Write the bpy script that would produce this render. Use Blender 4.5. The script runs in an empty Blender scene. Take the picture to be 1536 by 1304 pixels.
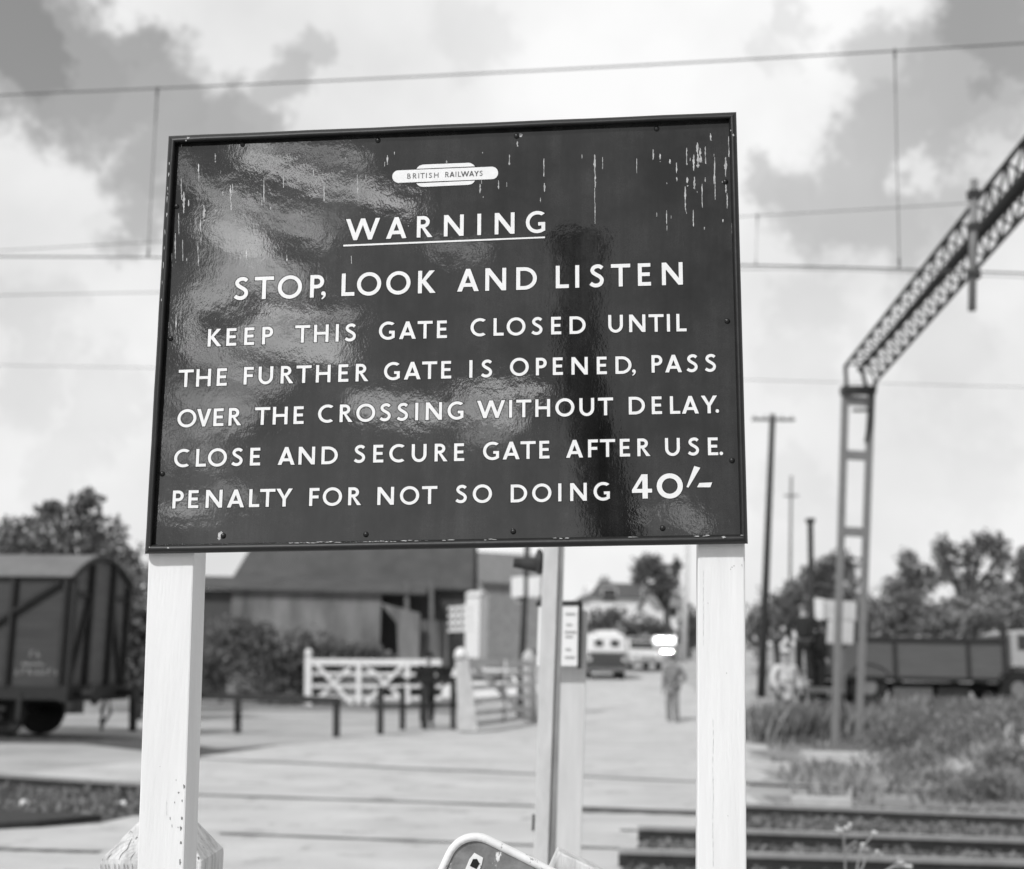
import bpy, math, random
import numpy as np
from mathutils import Vector, Matrix
from mathutils.geometry import tessellate_polygon

random.seed(7)
SC = bpy.context.scene
COL = SC.collection
V = Vector
R = math.radians

# ------------------------------------------------------------------ camera
FPX, CX, CY = 1920.0, 768.0, 652.0            # focal length and centre in pixels of the 1536 px plate
PITCH, ROLL = R(10.36), R(1.0)
CAM = V((0, 0, 1.42))
FW = V((0, math.cos(PITCH), math.sin(PITCH)))
R0 = V((1, 0, 0)); U0 = V((0, -math.sin(PITCH), math.cos(PITCH)))
RT = R0 * math.cos(ROLL) + U0 * math.sin(ROLL)
UP = U0 * math.cos(ROLL) - R0 * math.sin(ROLL)
cd = bpy.data.cameras.new('camera')
cd.sensor_width = 36; cd.lens = FPX / 1536 * 36
cd.clip_start = 0.05; cd.clip_end = 3000
cd.dof.use_dof = True
cd.dof.focus_distance = 2.12
cd.dof.aperture_fstop = 3.7
cam = bpy.data.objects.new('camera', cd); COL.objects.link(cam)
cam.matrix_world = Matrix(((RT.x, UP.x, -FW.x, CAM.x), (RT.y, UP.y, -FW.y, CAM.y), (RT.z, UP.z, -FW.z, CAM.z), (0, 0, 0, 1)))
SC.camera = cam


def ray(u, v):
    return FW + RT * ((u - CX) / FPX) - UP * ((v - CY) / FPX)


def at(u, v, Y):
    d = ray(u, v)
    return CAM + d * (Y / d.y)


def gnd(u, v, z=0.0):
    d = ray(u, v)
    return CAM + d * ((z - CAM.z) / d.z)


# plane of the warning sign (solved from its four corners)
SN = V((0.10686, -0.99421, 0.01095)).normalized()       # towards the viewer
SN = V((-0.10686, -0.99421, 0.01095)).normalized()
SP = V((-0.12051, 2.10102, 1.98249))


def sp(u, v, off=0.0):
    d = ray(u, v)
    return CAM + d * (((SP - CAM).dot(SN) + off) / d.dot(SN))


def mirror_dir(u, v):
    d = ray(u, v).normalized()
    return d - SN * (2 * d.dot(SN))


# ------------------------------------------------------------------ sky, sun, exposure
SUN = V((-0.40, -0.62, 0.70)).normalized()
w = bpy.data.worlds.new('World'); SC.world = w; w.use_nodes = True
nt = w.node_tree; N = nt.nodes; L = nt.links
N.clear()


def nd(tree, t, **k):
    n = tree.nodes.new(t)
    for a, b in k.items():
        setattr(n, a, b)
    return n


def lk(tree, a, b):
    tree.links.new(a, b)


def wmath(op, a, b=None, c=None, clamp=False):
    n = nd(nt, 'ShaderNodeMath', operation=op, use_clamp=clamp)
    for i, x in enumerate((a, b, c)):
        if x is None: continue
        if isinstance(x, (int, float)): n.inputs[i].default_value = x
        else: lk(nt, x, n.inputs[i])
    return n.outputs[0]


tc = nd(nt, 'ShaderNodeTexCoord')
DIR = tc.outputs['Generated']
sky = nd(nt, 'ShaderNodeTexSky', sky_type='NISHITA', sun_disc=False)
sky.sun_elevation = math.asin(SUN.z); sky.sun_rotation = math.atan2(SUN.x, SUN.y)
sky.air_density = 1.0; sky.dust_density = 1.5
bw = nd(nt, 'ShaderNodeRGBToBW'); lk(nt, sky.outputs[0], bw.inputs[0])
blue = wmath('MULTIPLY', bw.outputs[0], 0.125)
# cloud edges wander with noise of several sizes
nz = nd(nt, 'ShaderNodeTexNoise'); nz.inputs['Scale'].default_value = 5.5; nz.inputs['Detail'].default_value = 7; nz.inputs['Roughness'].default_value = 0.68
lk(nt, DIR, nz.inputs['Vector'])
sub = nd(nt, 'ShaderNodeVectorMath', operation='SUBTRACT'); lk(nt, nz.outputs['Color'], sub.inputs[0]); sub.inputs[1].default_value = (.5, .5, .5)
mul = nd(nt, 'ShaderNodeVectorMath', operation='SCALE'); lk(nt, sub.outputs[0], mul.inputs[0]); mul.inputs['Scale'].default_value = 0.16
add = nd(nt, 'ShaderNodeVectorMath', operation='ADD'); lk(nt, DIR, add.inputs[0]); lk(nt, mul.outputs[0], add.inputs[1])
nf = nd(nt, 'ShaderNodeTexNoise'); nf.inputs['Scale'].default_value = 17; nf.inputs['Detail'].default_value = 6; nf.inputs['Roughness'].default_value = 0.7
lk(nt, DIR, nf.inputs['Vector'])
subf = nd(nt, 'ShaderNodeVectorMath', operation='SUBTRACT'); lk(nt, nf.outputs['Color'], subf.inputs[0]); subf.inputs[1].default_value = (.5, .5, .5)
mulf = nd(nt, 'ShaderNodeVectorMath', operation='SCALE'); lk(nt, subf.outputs[0], mulf.inputs[0]); mulf.inputs['Scale'].default_value = 0.075
addf = nd(nt, 'ShaderNodeVectorMath', operation='ADD'); lk(nt, add.outputs[0], addf.inputs[0]); lk(nt, mulf.outputs[0], addf.inputs[1])
WARP = addf.outputs[0]
mul2 = nd(nt, 'ShaderNodeVectorMath', operation='SCALE'); lk(nt, sub.outputs[0], mul2.inputs[0]); mul2.inputs['Scale'].default_value = 0.022
add2 = nd(nt, 'ShaderNodeVectorMath', operation='ADD'); lk(nt, DIR, add2.inputs[0]); lk(nt, mul2.outputs[0], add2.inputs[1])
WARP2 = add2.outputs[0]


def blob(d, r, amp, vec, soft=0.55):
    d = d.normalized()
    n = nd(nt, 'ShaderNodeVectorMath', operation='DISTANCE'); lk(nt, vec, n.inputs[0]); n.inputs[1].default_value = d
    m = nd(nt, 'ShaderNodeMapRange', interpolation_type='SMOOTHSTEP')
    lk(nt, n.outputs['Value'], m.inputs[0])
    m.inputs[1].default_value = r * (1 - soft); m.inputs[2].default_value = r * (1 + soft)
    m.inputs[3].default_value = amp; m.inputs[4].default_value = 0
    return m.outputs[0]


def union(lst, op='MAXIMUM'):
    o = lst[0]
    for x in lst[1:]:
        o = wmath(op, o, x)
    return o


HOLES = [(15, 30, 95, .92), (90, 60, 105, .78), (160, 40, 62, .74), (175, 110, 92, .72), (240, 150, 82, .70), (310, 165, 68, .66), (370, 172, 50, .6), (415, 122, 46, .46),
         (445, 90, 36, .34), (240, 250, 92, .68), (205, 335, 62, .62), (335, 205, 62, .64), (395, 190, 36, .52), (50, 125, 75, .74), (130, 165, 48, .66), (170, 200, 40, .62), (300, 60, 20, .2),
         (1300, 300, 115, .56), (1385, 200, 95, .58), (1445, 110, 85, .6), (1500, 40, 85, .8), (1250, 330, 90, .54), (1175, 325, 62, .5), (1130, 300, 38, .45),
         (1425, 290, 65, .5), (1340, 110, 62, .44), (1490, 170, 62, .5), (1400, 350, 48, .44), (1290, 372, 50, .46), (1200, 60, 40, .2), (1160, 120, 34, .16), (690, 60, 60, .12),
         (1180, 560, 50, .13), (1340, 690, 70, .15), (1450, 600, 50, .12), (1240, 480, 40, .12), (60, 470, 60, .2), (170, 620, 60, .2), (1190, 470, 55, .2), (1390, 520, 80, .2), (1460, 690, 75, .22), (1190, 730, 55, .2), (40, 580, 60, .2), (110, 690, 60, .2), (1300, 760, 60, .14)]
PUFFS = [(40, 255, 80, 1.0), (115, 310, 60, .98), (60, 345, 80, 1.0), (150, 352, 40, .85), (262, 268, 28, .35), (1425, 252, 38, .8), (1195, 225, 58, .85), (1265, 408, 52, .8), (1215, 180, 58, .92), (1530, 215, 40, .6)]
hole = union([blob(ray(u, v), r / FPX, a, WARP, .34) for u, v, r, a in HOLES])
puff = union([blob(ray(u, v), r / FPX, a, WARP, .38) for u, v, r, a in PUFFS])
hole = wmath('MULTIPLY', hole, wmath('SUBTRACT', 1.0, puff))
# the rest of the dome: broken cloud from noise, kept out of the northern part that is set by the holes above
nb = nd(nt, 'ShaderNodeTexNoise'); nb.inputs['Scale'].default_value = 2.6; nb.inputs['Detail'].default_value = 6; nb.inputs['Roughness'].default_value = .55
lk(nt, DIR, nb.inputs['Vector'])
mr = nd(nt, 'ShaderNodeMapRange', interpolation_type='SMOOTHSTEP'); lk(nt, nb.outputs['Fac'], mr.inputs[0])
mr.inputs[1].default_value = .42; mr.inputs[2].default_value = .58; mr.inputs[3].default_value = .85; mr.inputs[4].default_value = .1
sep = nd(nt, 'ShaderNodeSeparateXYZ'); lk(nt, DIR, sep.inputs[0])
south = nd(nt, 'ShaderNodeMapRange'); lk(nt, sep.outputs['Y'], south.inputs[0]); south.inputs[1].default_value = .72; south.inputs[2].default_value = .45; south.inputs[3].default_value = 0; south.inputs[4].default_value = 1
hole = wmath('MAXIMUM', hole, wmath('MULTIPLY', mr.outputs[0], south.outputs[0]))
# cloud brightness: soft tone variation, and the broken cloud round the sun is brightest
nc = nd(nt, 'ShaderNodeTexNoise'); nc.inputs['Scale'].default_value = 5; nc.inputs['Detail'].default_value = 6; lk(nt, WARP2, nc.inputs['Vector'])
tone = nd(nt, 'ShaderNodeMapRange'); lk(nt, nc.outputs['Fac'], tone.inputs[0]); tone.inputs[1].default_value = .3; tone.inputs[2].default_value = .7; tone.inputs[3].default_value = .74; tone.inputs[4].default_value = .98
behind = nd(nt, 'ShaderNodeMapRange'); lk(nt, sep.outputs['Y'], behind.inputs[0]); behind.inputs[1].default_value = .1; behind.inputs[2].default_value = -.5; behind.inputs[3].default_value = 1; behind.inputs[4].default_value = .62
cloud = wmath('MULTIPLY', tone.outputs[0], behind.outputs[0])
mix = wmath('ADD', wmath('MULTIPLY', blue, hole), wmath('MULTIPLY', cloud, wmath('SUBTRACT', 1.0, hole)))
# sunlit cloud banks low in the south, behind the photographer
# each bank: from, to (as mirrored in the board), half width, brightness
BANK = [(370, 216, 540, 236, 9, .6), (372, 238, 520, 284, 11, .9), (540, 282, 615, 308, 15, .8), (350, 282, 480, 357, 11, .85), (312, 282, 388, 352, 11, .7), (272, 250, 310, 290, 10, .5),
        (325, 345, 388, 372, 22, 1.0), (330, 400, 440, 420, 26, .62), (300, 445, 345, 440, 18, .7), (284, 470, 298, 545, 11, .8), (400, 473, 530, 474, 11, .95), (380, 505, 505, 520, 22, .75),
        (330, 520, 340, 560, 16, .5), (285, 595, 372, 610, 22, .55), (300, 645, 352, 632, 16, .5), (365, 560, 415, 575, 16, .6), (545, 606, 655, 622, 18, .85), (695, 593, 810, 589, 10, 1.0), (690, 618, 775, 630, 14, .7),
        (700, 660, 750, 655, 12, .35), (250, 768, 310, 758, 12, .55), (330, 735, 375, 745, 10, .4), (300, 690, 330, 680, 12, .4), (955, 758, 968, 778, 7, .5), (1008, 762, 1048, 782, 12, .6), (650, 370, 720, 372, 11, .35), (430, 315, 500, 335, 8, .5), (255, 640, 262, 700, 8, .45)]


def capsule(a, b, r, amp, vec, soft):
    a = a.normalized(); b = b.normalized(); ba = b - a
    s1 = nd(nt, 'ShaderNodeVectorMath', operation='SUBTRACT'); lk(nt, vec, s1.inputs[0]); s1.inputs[1].default_value = a
    dt = nd(nt, 'ShaderNodeVectorMath', operation='DOT_PRODUCT'); lk(nt, s1.outputs[0], dt.inputs[0]); dt.inputs[1].default_value = ba / ba.length_squared
    cl = wmath('MINIMUM', wmath('MAXIMUM', dt.outputs['Value'], 0.0), 1.0)
    sc = nd(nt, 'ShaderNodeVectorMath', operation='SCALE'); sc.inputs[0].default_value = ba; lk(nt, cl, sc.inputs['Scale'])
    ds = nd(nt, 'ShaderNodeVectorMath', operation='DISTANCE'); lk(nt, s1.outputs[0], ds.inputs[0]); lk(nt, sc.outputs[0], ds.inputs[1])
    m = nd(nt, 'ShaderNodeMapRange', interpolation_type='SMOOTHSTEP'); lk(nt, ds.outputs['Value'], m.inputs[0])
    m.inputs[1].default_value = r * (1 - soft); m.inputs[2].default_value = r * (1 + soft); m.inputs[3].default_value = amp; m.inputs[4].default_value = 0
    return m.outputs[0]


bank = union([capsule(mirror_dir(a, b), mirror_dir(c, d), r / FPX * .9, k, WARP2, .55) for a, b, c, d, r, k in BANK])
nk = nd(nt, 'ShaderNodeTexNoise'); nk.inputs['Scale'].default_value = 22; nk.inputs['Detail'].default_value = 5; lk(nt, DIR, nk.inputs['Vector'])
km = nd(nt, 'ShaderNodeMapRange'); lk(nt, nk.outputs['Fac'], km.inputs[0]); km.inputs[1].default_value = .3; km.inputs[2].default_value = .7; km.inputs[3].default_value = .4; km.inputs[4].default_value = 1.05
sunny = nd(nt, 'ShaderNodeMapRange'); lk(nt, sep.outputs['X'], sunny.inputs[0]); sunny.inputs[1].default_value = -.45; sunny.inputs[2].default_value = .12; sunny.inputs[3].default_value = 9.5; sunny.inputs[4].default_value = 5.0
bankL = wmath('MULTIPLY', wmath('MULTIPLY', bank, km.outputs[0]), sunny.outputs[0])
total = wmath('ADD', mix, bankL)
bg = nd(nt, 'ShaderNodeBackground'); bg.inputs['Strength'].default_value = 1.0
comb = nd(nt, 'ShaderNodeCombineColor')
for i in range(3): lk(nt, total, comb.inputs[i])
lk(nt, comb.outputs[0], bg.inputs['Color'])
wo = nd(nt, 'ShaderNodeOutputWorld'); lk(nt, bg.outputs[0], wo.inputs[0])

sl = bpy.data.lights.new('sun', 'SUN'); sl.energy = 2.75; sl.angle = R(3); sl.color = (1, 1, 1)
so = bpy.data.objects.new('sun', sl); COL.objects.link(so)
so.rotation_euler = (-SUN).to_track_quat('-Z', 'Y').to_euler()
SC.view_settings.view_transform = 'Standard'; SC.view_settings.look = 'None'
SC.view_settings.exposure = 0.0; SC.view_settings.gamma = 1.0
SC.cycles.max_bounces = 6
SC.cycles.sample_clamp_indirect = 6


# ------------------------------------------------------------------ materials (all greys: a monochrome photograph)
def gm(name, v, rough=.7, var=.15, scale=6.0, stretch=(1, 1, 1), bump=0, bscale=None, spec=.4, lo=None, hi=None, spots=None, metal=0, island=False, island_amt=.5, trans=0):
    m = bpy.data.materials.new(name); m.use_nodes = True
    t = m.node_tree; b = t.nodes['Principled BSDF']
    b.inputs['Roughness'].default_value = rough; b.inputs['Metallic'].default_value = metal
    b.inputs['Specular IOR Level'].default_value = spec
    tcn = nd(t, 'ShaderNodeTexCoord'); mp = nd(t, 'ShaderNodeMapping'); mp.inputs['Scale'].default_value = stretch
    lk(t, tcn.outputs['Object'], mp.inputs[0])
    n = nd(t, 'ShaderNodeTexNoise'); n.inputs['Scale'].default_value = scale; n.inputs['Detail'].default_value = 8; n.inputs['Roughness'].default_value = .6
    lk(t, mp.outputs[0], n.inputs['Vector'])
    r = nd(t, 'ShaderNodeMapRange'); lk(t, n.outputs['Fac'], r.inputs[0]); r.inputs[1].default_value = .28; r.inputs[2].default_value = .72
    r.inputs[3].default_value = v * (1 - var) if lo is None else lo; r.inputs[4].default_value = v * (1 + var) if hi is None else hi
    val = r.outputs[0]
    if island:
        g = nd(t, 'ShaderNodeNewGeometry'); rr = nd(t, 'ShaderNodeMapRange'); lk(t, g.outputs['Random Per Island'], rr.inputs[0])
        rr.inputs[3].default_value = 1 - island_amt; rr.inputs[4].default_value = 1 + island_amt
        mm = nd(t, 'ShaderNodeMath', operation='MULTIPLY'); lk(t, val, mm.inputs[0]); lk(t, rr.outputs[0], mm.inputs[1]); val = mm.outputs[0]
    if spots:
        # worn or chipped places: (threshold, value, noise scale, stretch)
        for th, sv, ss, st in spots:
            mp2 = nd(t, 'ShaderNodeMapping'); mp2.inputs['Scale'].default_value = st; lk(t, tcn.outputs['Object'], mp2.inputs[0])
            n2 = nd(t, 'ShaderNodeTexNoise'); n2.inputs['Scale'].default_value = ss; n2.inputs['Detail'].default_value = 9; n2.inputs['Roughness'].default_value = .65
            lk(t, mp2.outputs[0], n2.inputs['Vector'])
            r2 = nd(t, 'ShaderNodeMapRange'); lk(t, n2.outputs['Fac'], r2.inputs[0]); r2.inputs[1].default_value = th; r2.inputs[2].default_value = th + .035
            mx = nd(t, 'ShaderNodeMix'); lk(t, r2.outputs[0], mx.inputs[0]); lk(t, val, mx.inputs[2]); mx.inputs[3].default_value = sv
            val = mx.outputs[0]
    cc = nd(t, 'ShaderNodeCombineColor')
    for i in range(3): lk(t, val, cc.inputs[i])
    lk(t, cc.outputs[0], b.inputs['Base Color'])
    if bump:
        nb_ = nd(t, 'ShaderNodeTexNoise'); nb_.inputs['Scale'].default_value = bscale or scale * 4; nb_.inputs['Detail'].default_value = 6
        lk(t, mp.outputs[0], nb_.inputs['Vector'])
        bp = nd(t, 'ShaderNodeBump'); bp.inputs['Distance'].default_value = bump; lk(t, nb_.outputs['Fac'], bp.inputs['Height']); lk(t, bp.outputs[0], b.inputs['Normal'])
    if trans:
        tr = nd(t, 'ShaderNodeBsdfTranslucent'); lk(t, cc.outputs[0], tr.inputs[0])
        ms = nd(t, 'ShaderNodeMixShader'); ms.inputs[0].default_value = trans
        lk(t, b.outputs[0], ms.inputs[1]); lk(t, tr.outputs[0], ms.inputs[2]); lk(t, ms.outputs[0], t.nodes['Material Output'].inputs[0])
    return m


M = {}


def corrug(name, v, pitch, var=.3, axis='X', lo=None, hi=None):
    m = gm(name, v, .75, var, .9, (1, 1, .25), lo=lo, hi=hi)
    t = m.node_tree; b = t.nodes['Principled BSDF']
    tcn = nd(t, 'ShaderNodeTexCoord'); wv = nd(t, 'ShaderNodeTexWave', wave_type='BANDS', bands_direction=axis)
    wv.inputs['Scale'].default_value = 1 / pitch * .314; lk(t, tcn.outputs['Object'], wv.inputs['Vector'])
    bp = nd(t, 'ShaderNodeBump'); bp.inputs['Distance'].default_value = .03; lk(t, wv.outputs['Fac'], bp.inputs['Height']); lk(t, bp.outputs[0], b.inputs['Normal'])
    return m


# glossy vitreous enamel of the sign: rippled surface, thin dusty film with wipe marks
def enamel():
    m = bpy.data.materials.new('dark enamel'); m.use_nodes = True
    t = m.node_tree; b = t.nodes['Principled BSDF']
    b.inputs['IOR'].default_value = 1.62; b.inputs['Roughness'].default_value = .05
    tcn = nd(t, 'ShaderNodeTexCoord')
    def noise(scale, detail, st=(1, 1, 1), rough=.6):
        mp = nd(t, 'ShaderNodeMapping'); mp.inputs['Scale'].default_value = st; lk(t, tcn.outputs['Object'], mp.inputs[0])
        n = nd(t, 'ShaderNodeTexNoise'); n.inputs['Scale'].default_value = scale; n.inputs['Detail'].default_value = detail; n.inputs['Roughness'].default_value = rough
        lk(t, mp.outputs[0], n.inputs['Vector']); return n.outputs['Fac']
    def rng(x, a, b_, c, d):
        r = nd(t, 'ShaderNodeMapRange'); lk(t, x, r.inputs[0])
        for i, q in enumerate((a, b_, c, d)): r.inputs[i + 1].default_value = q
        return r.outputs[0]
    def mth(op, a, b_):
        n = nd(t, 'ShaderNodeMath', operation=op)
        for i, x in enumerate((a, b_)):
            if isinstance(x, (int, float)): n.inputs[i].default_value = x
            else: lk(t, x, n.inputs[i])
        return n.outputs[0]
    dust = mth('MULTIPLY', rng(noise(6, 10, (1, 1, 1), .7), .35, .68, .25, 1.9), rng(noise(13, 9, (1.6, 1, .10), .7), .32, .68, .45, 1.7))
    grain = rng(noise(420, 3), .3, .7, .75, 1.25)
    val = mth('MULTIPLY', mth('MULTIPLY', dust, grain), .0125)
    val = mth('ADD', val, .003)
    cc = nd(t, 'ShaderNodeCombineColor')
    for i in range(3): lk(t, val, cc.inputs[i])
    lk(t, cc.outputs[0], b.inputs['Base Color'])
    lk(t, rng(noise(9, 6), .35, .7, .015, .05), b.inputs['Roughness'])
    b1 = nd(t, 'ShaderNodeBump'); b1.inputs['Distance'].default_value = 3.4e-5; lk(t, noise(200, 2, (1.25, 1, .8)), b1.inputs['Height'])
    b2 = nd(t, 'ShaderNodeBump'); b2.inputs['Distance'].default_value = 2.2e-4; lk(t, noise(16, 2), b2.inputs['Height']); lk(t, b1.outputs[0], b2.inputs['Normal'])
    lk(t, b2.outputs[0], b.inputs['Normal'])
    return m


M['enamel'] = enamel()
M['letter'] = gm('white enamel letters', .80, .22, .05, 60)
M['letter_edge'] = gm('black lettering edge', .008, .35, .1, 60)
M['emblem_text'] = gm('grey emblem lettering', .06, .4, .1, 80)
M['frame'] = gm('dark painted moulding', .010, .5, .4, 30, (1, 1, 1), spots=[(.685, .34, 17, (.7, 1, 1.2))], spec=.5, bump=.0004, bscale=90)
M['board_back'] = gm('board back', .10, .8)
M['screw'] = gm('dark screw', .012, .35, .3, 90)
M['chip'] = gm('chipped enamel', .45, .8, .4, 150)
M['dropping'] = gm('bird droppings', .5, .9, .4, 170, (1, 1, .35), lo=.16, hi=.74)
M['post_white'] = gm('white post paint', .77, .5, .06, 9, (3, 3, .3), bump=.0008, bscale=60, spots=[(.735, .3, 34, (1, 1, .35))])
M['chip_grey'] = gm('bare wood in chipped paint', .22, .9, .4, 90)
M['crack'] = gm('hairline crack', .42, .9, .2, 90)
M['old_white'] = gm('weathered whitewashed timber', .60, .9, .28, 20, (2.5, 2.5, .4), bump=.003, bscale=60, spots=[(.625, .17, 22, (3.5, 3.5, .22)), (.72, .12, 45, (1, 1, 1))])
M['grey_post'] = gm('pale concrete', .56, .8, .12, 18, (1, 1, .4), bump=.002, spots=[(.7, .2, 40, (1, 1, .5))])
M['post_side'] = gm('darker side concrete', .27, .8, .3, 22, (1, 1, .25))  # darker tone than the front of the post
M['pale_timber'] = gm('grey white timber', .58, .7, .12, 7, (3, 3, .4))
M['white'] = gm('white paint', .74, .5, .08)
M['pale'] = gm('pale paint', .55, .6, .12)
M['offwhite'] = gm('off white timber', .50, .7, .2, 5)
M['road'] = gm('pale gritty road', .52, .95, .17, .8, (1, 1.2, 1), bump=.01, bscale=14, spots=[(.58, .40, 1.7, (1, 1, 1)), (.63, .33, .9, (.5, 1.3, 1))])
M['ground'] = gm('trodden grit', .41, .95, .28, .45, bump=.02, bscale=9, spots=[(.62, .17, .7, (1, 2.2, 1))])
M['grassland'] = gm('rough grass', .25, .95, .45, 1.2, bump=.05, bscale=8)
M['ballast'] = gm('dark ballast', .095, .95, .75, 4, bump=.06, bscale=22, spots=[(.60, .22, 5, (.6, 1, 1)), (.68, .42, 16, (1, 1, 1))])
M['rail'] = gm('rail steel', .045, .4, .3, 8, metal=.3)
M['rail_head'] = gm('worn rail head', .42, .35, .15, 8, metal=.5)
M['groove'] = gm('flangeway dirt', .10, .9, .4, 8)
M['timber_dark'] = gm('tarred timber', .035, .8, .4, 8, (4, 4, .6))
M['timber_mid'] = gm('grey timber', .14, .85, .3, 8, (3, 3, .6))
M['steel_mid'] = gm('painted mast steel', .19, .55, .12, 6)
M['steel_dark'] = gm('dark gantry steel', .035, .5, .2, 6)
M['wire'] = gm('overhead wire', .09, .5, .1)
M['wagon_side'] = gm('bauxite wagon boards', .05, .8, .25, 3, (.4, .4, 5))
M['wagon_end'] = gm('grey wagon end boards', .125, .8, .2, 3, (.4, .4, 5))
M['wagon_iron'] = gm('black wagon ironwork', .018, .7, .3)
M['wagon_roof'] = gm('wagon roof canvas', .17, .85, .2, 2)
M['wagon_mark'] = gm('faded white lettering', .25, .8, .35, 30)
M['leaf_dark'] = gm('dark leaves', .18, .8, .35, 1.2, island=True, trans=.5)
M['leaf'] = gm('mid leaves', .20, .8, .35, 1.2, island=True, trans=.4)
M['leaf_pale'] = gm('pale leaves', .24, .8, .35, 1.2, island=True, trans=.25)
M['blossom'] = gm('white blossom', .70, .85, .2, 2, island=True, island_amt=.25)
M['weed'] = gm('bank weeds', .25, .85, .4, 1.1, island=True, island_amt=.6, trans=.25)
M['bark'] = gm('bark', .06, .9, .3, 12)
M['barn_roof'] = corrug('sheeted barn roof', .08, .15, .32)
M['leanto'] = corrug('old corrugated iron', .17, .1, lo=.06, hi=.33)
M['barn_dark'] = gm('creosoted boards', .07, .85, .35, 2, (6, 6, .4))
M['slate'] = gm('slate roof', .20, .7, .2, 3)
M['slate_dark'] = gm('dark slate roof', .085, .7, .2, 3)
M['brick'] = gm('brickwork', .30, .9, .25, 5)
M['render_white'] = gm('white render', .72, .85, .05, 2)
M['glass'] = gm('window glass', .03, .08, .1, 2, spec=.9)
M['tyre'] = gm('tyre rubber', .018, .85, .2)
M['car_white'] = gm('white car paint', .72, .25, .04, 3, spec=.6)
M['car_pale'] = gm('pale grey car paint', .45, .25, .04, 3, spec=.6)
M['car_dark'] = gm('dark car paint', .06, .25, .1, 3, spec=.6)
M['chrome'] = gm('chrome', .75, .12, .03, 3, metal=1)
M['lorry_side'] = gm('grey lorry boards', .11, .75, .15, 3, (.4, .4, 4))
M['lorry_cab'] = gm('pale lorry cab paint', .40, .4, .08, 2)
M['white_cloth'] = gm('white cloth', .60, .9, .15, 7)
M['suit'] = gm('dark suit cloth', .022, .9, .3, 10)
M['coat'] = gm('black coat cloth', .014, .9, .3, 10)
M['grey_cloth'] = gm('grey jacket cloth', .17, .9, .3, 9, lo=.09, hi=.27)
M['grey_trousers'] = gm('grey trouser cloth', .22, .9, .25, 9)
M['skin'] = gm('skin', .38, .6, .06, 20)
M['hair'] = gm('dark hair', .03, .7, .3, 40)
M['hair_grey'] = gm('grey hair', .22, .8, .3, 40)
M['shoe'] = gm('black shoe', .02, .5, .2)
M['concrete'] = gm('pale concrete slab', .48, .9, .15, 4)
M['notice'] = gm('white notice paper', .80, .6, .03, 6)
M['ink'] = gm('grey print', .36, .8, .3, 30)
M['cast'] = gm('weathered cast iron plate', .20, .75, .35, 22, bump=.003, bscale=60, spots=[(.62, .74, 38, (1, 1, .55)), (.70, .05, 60, (1, 1, 1))])
M['cast_rim'] = gm('chipped white rim', .78, .6, .06, 30, bump=.0015, bscale=70, spots=[(.60, .25, 42, (1, 1, 1))])


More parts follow.
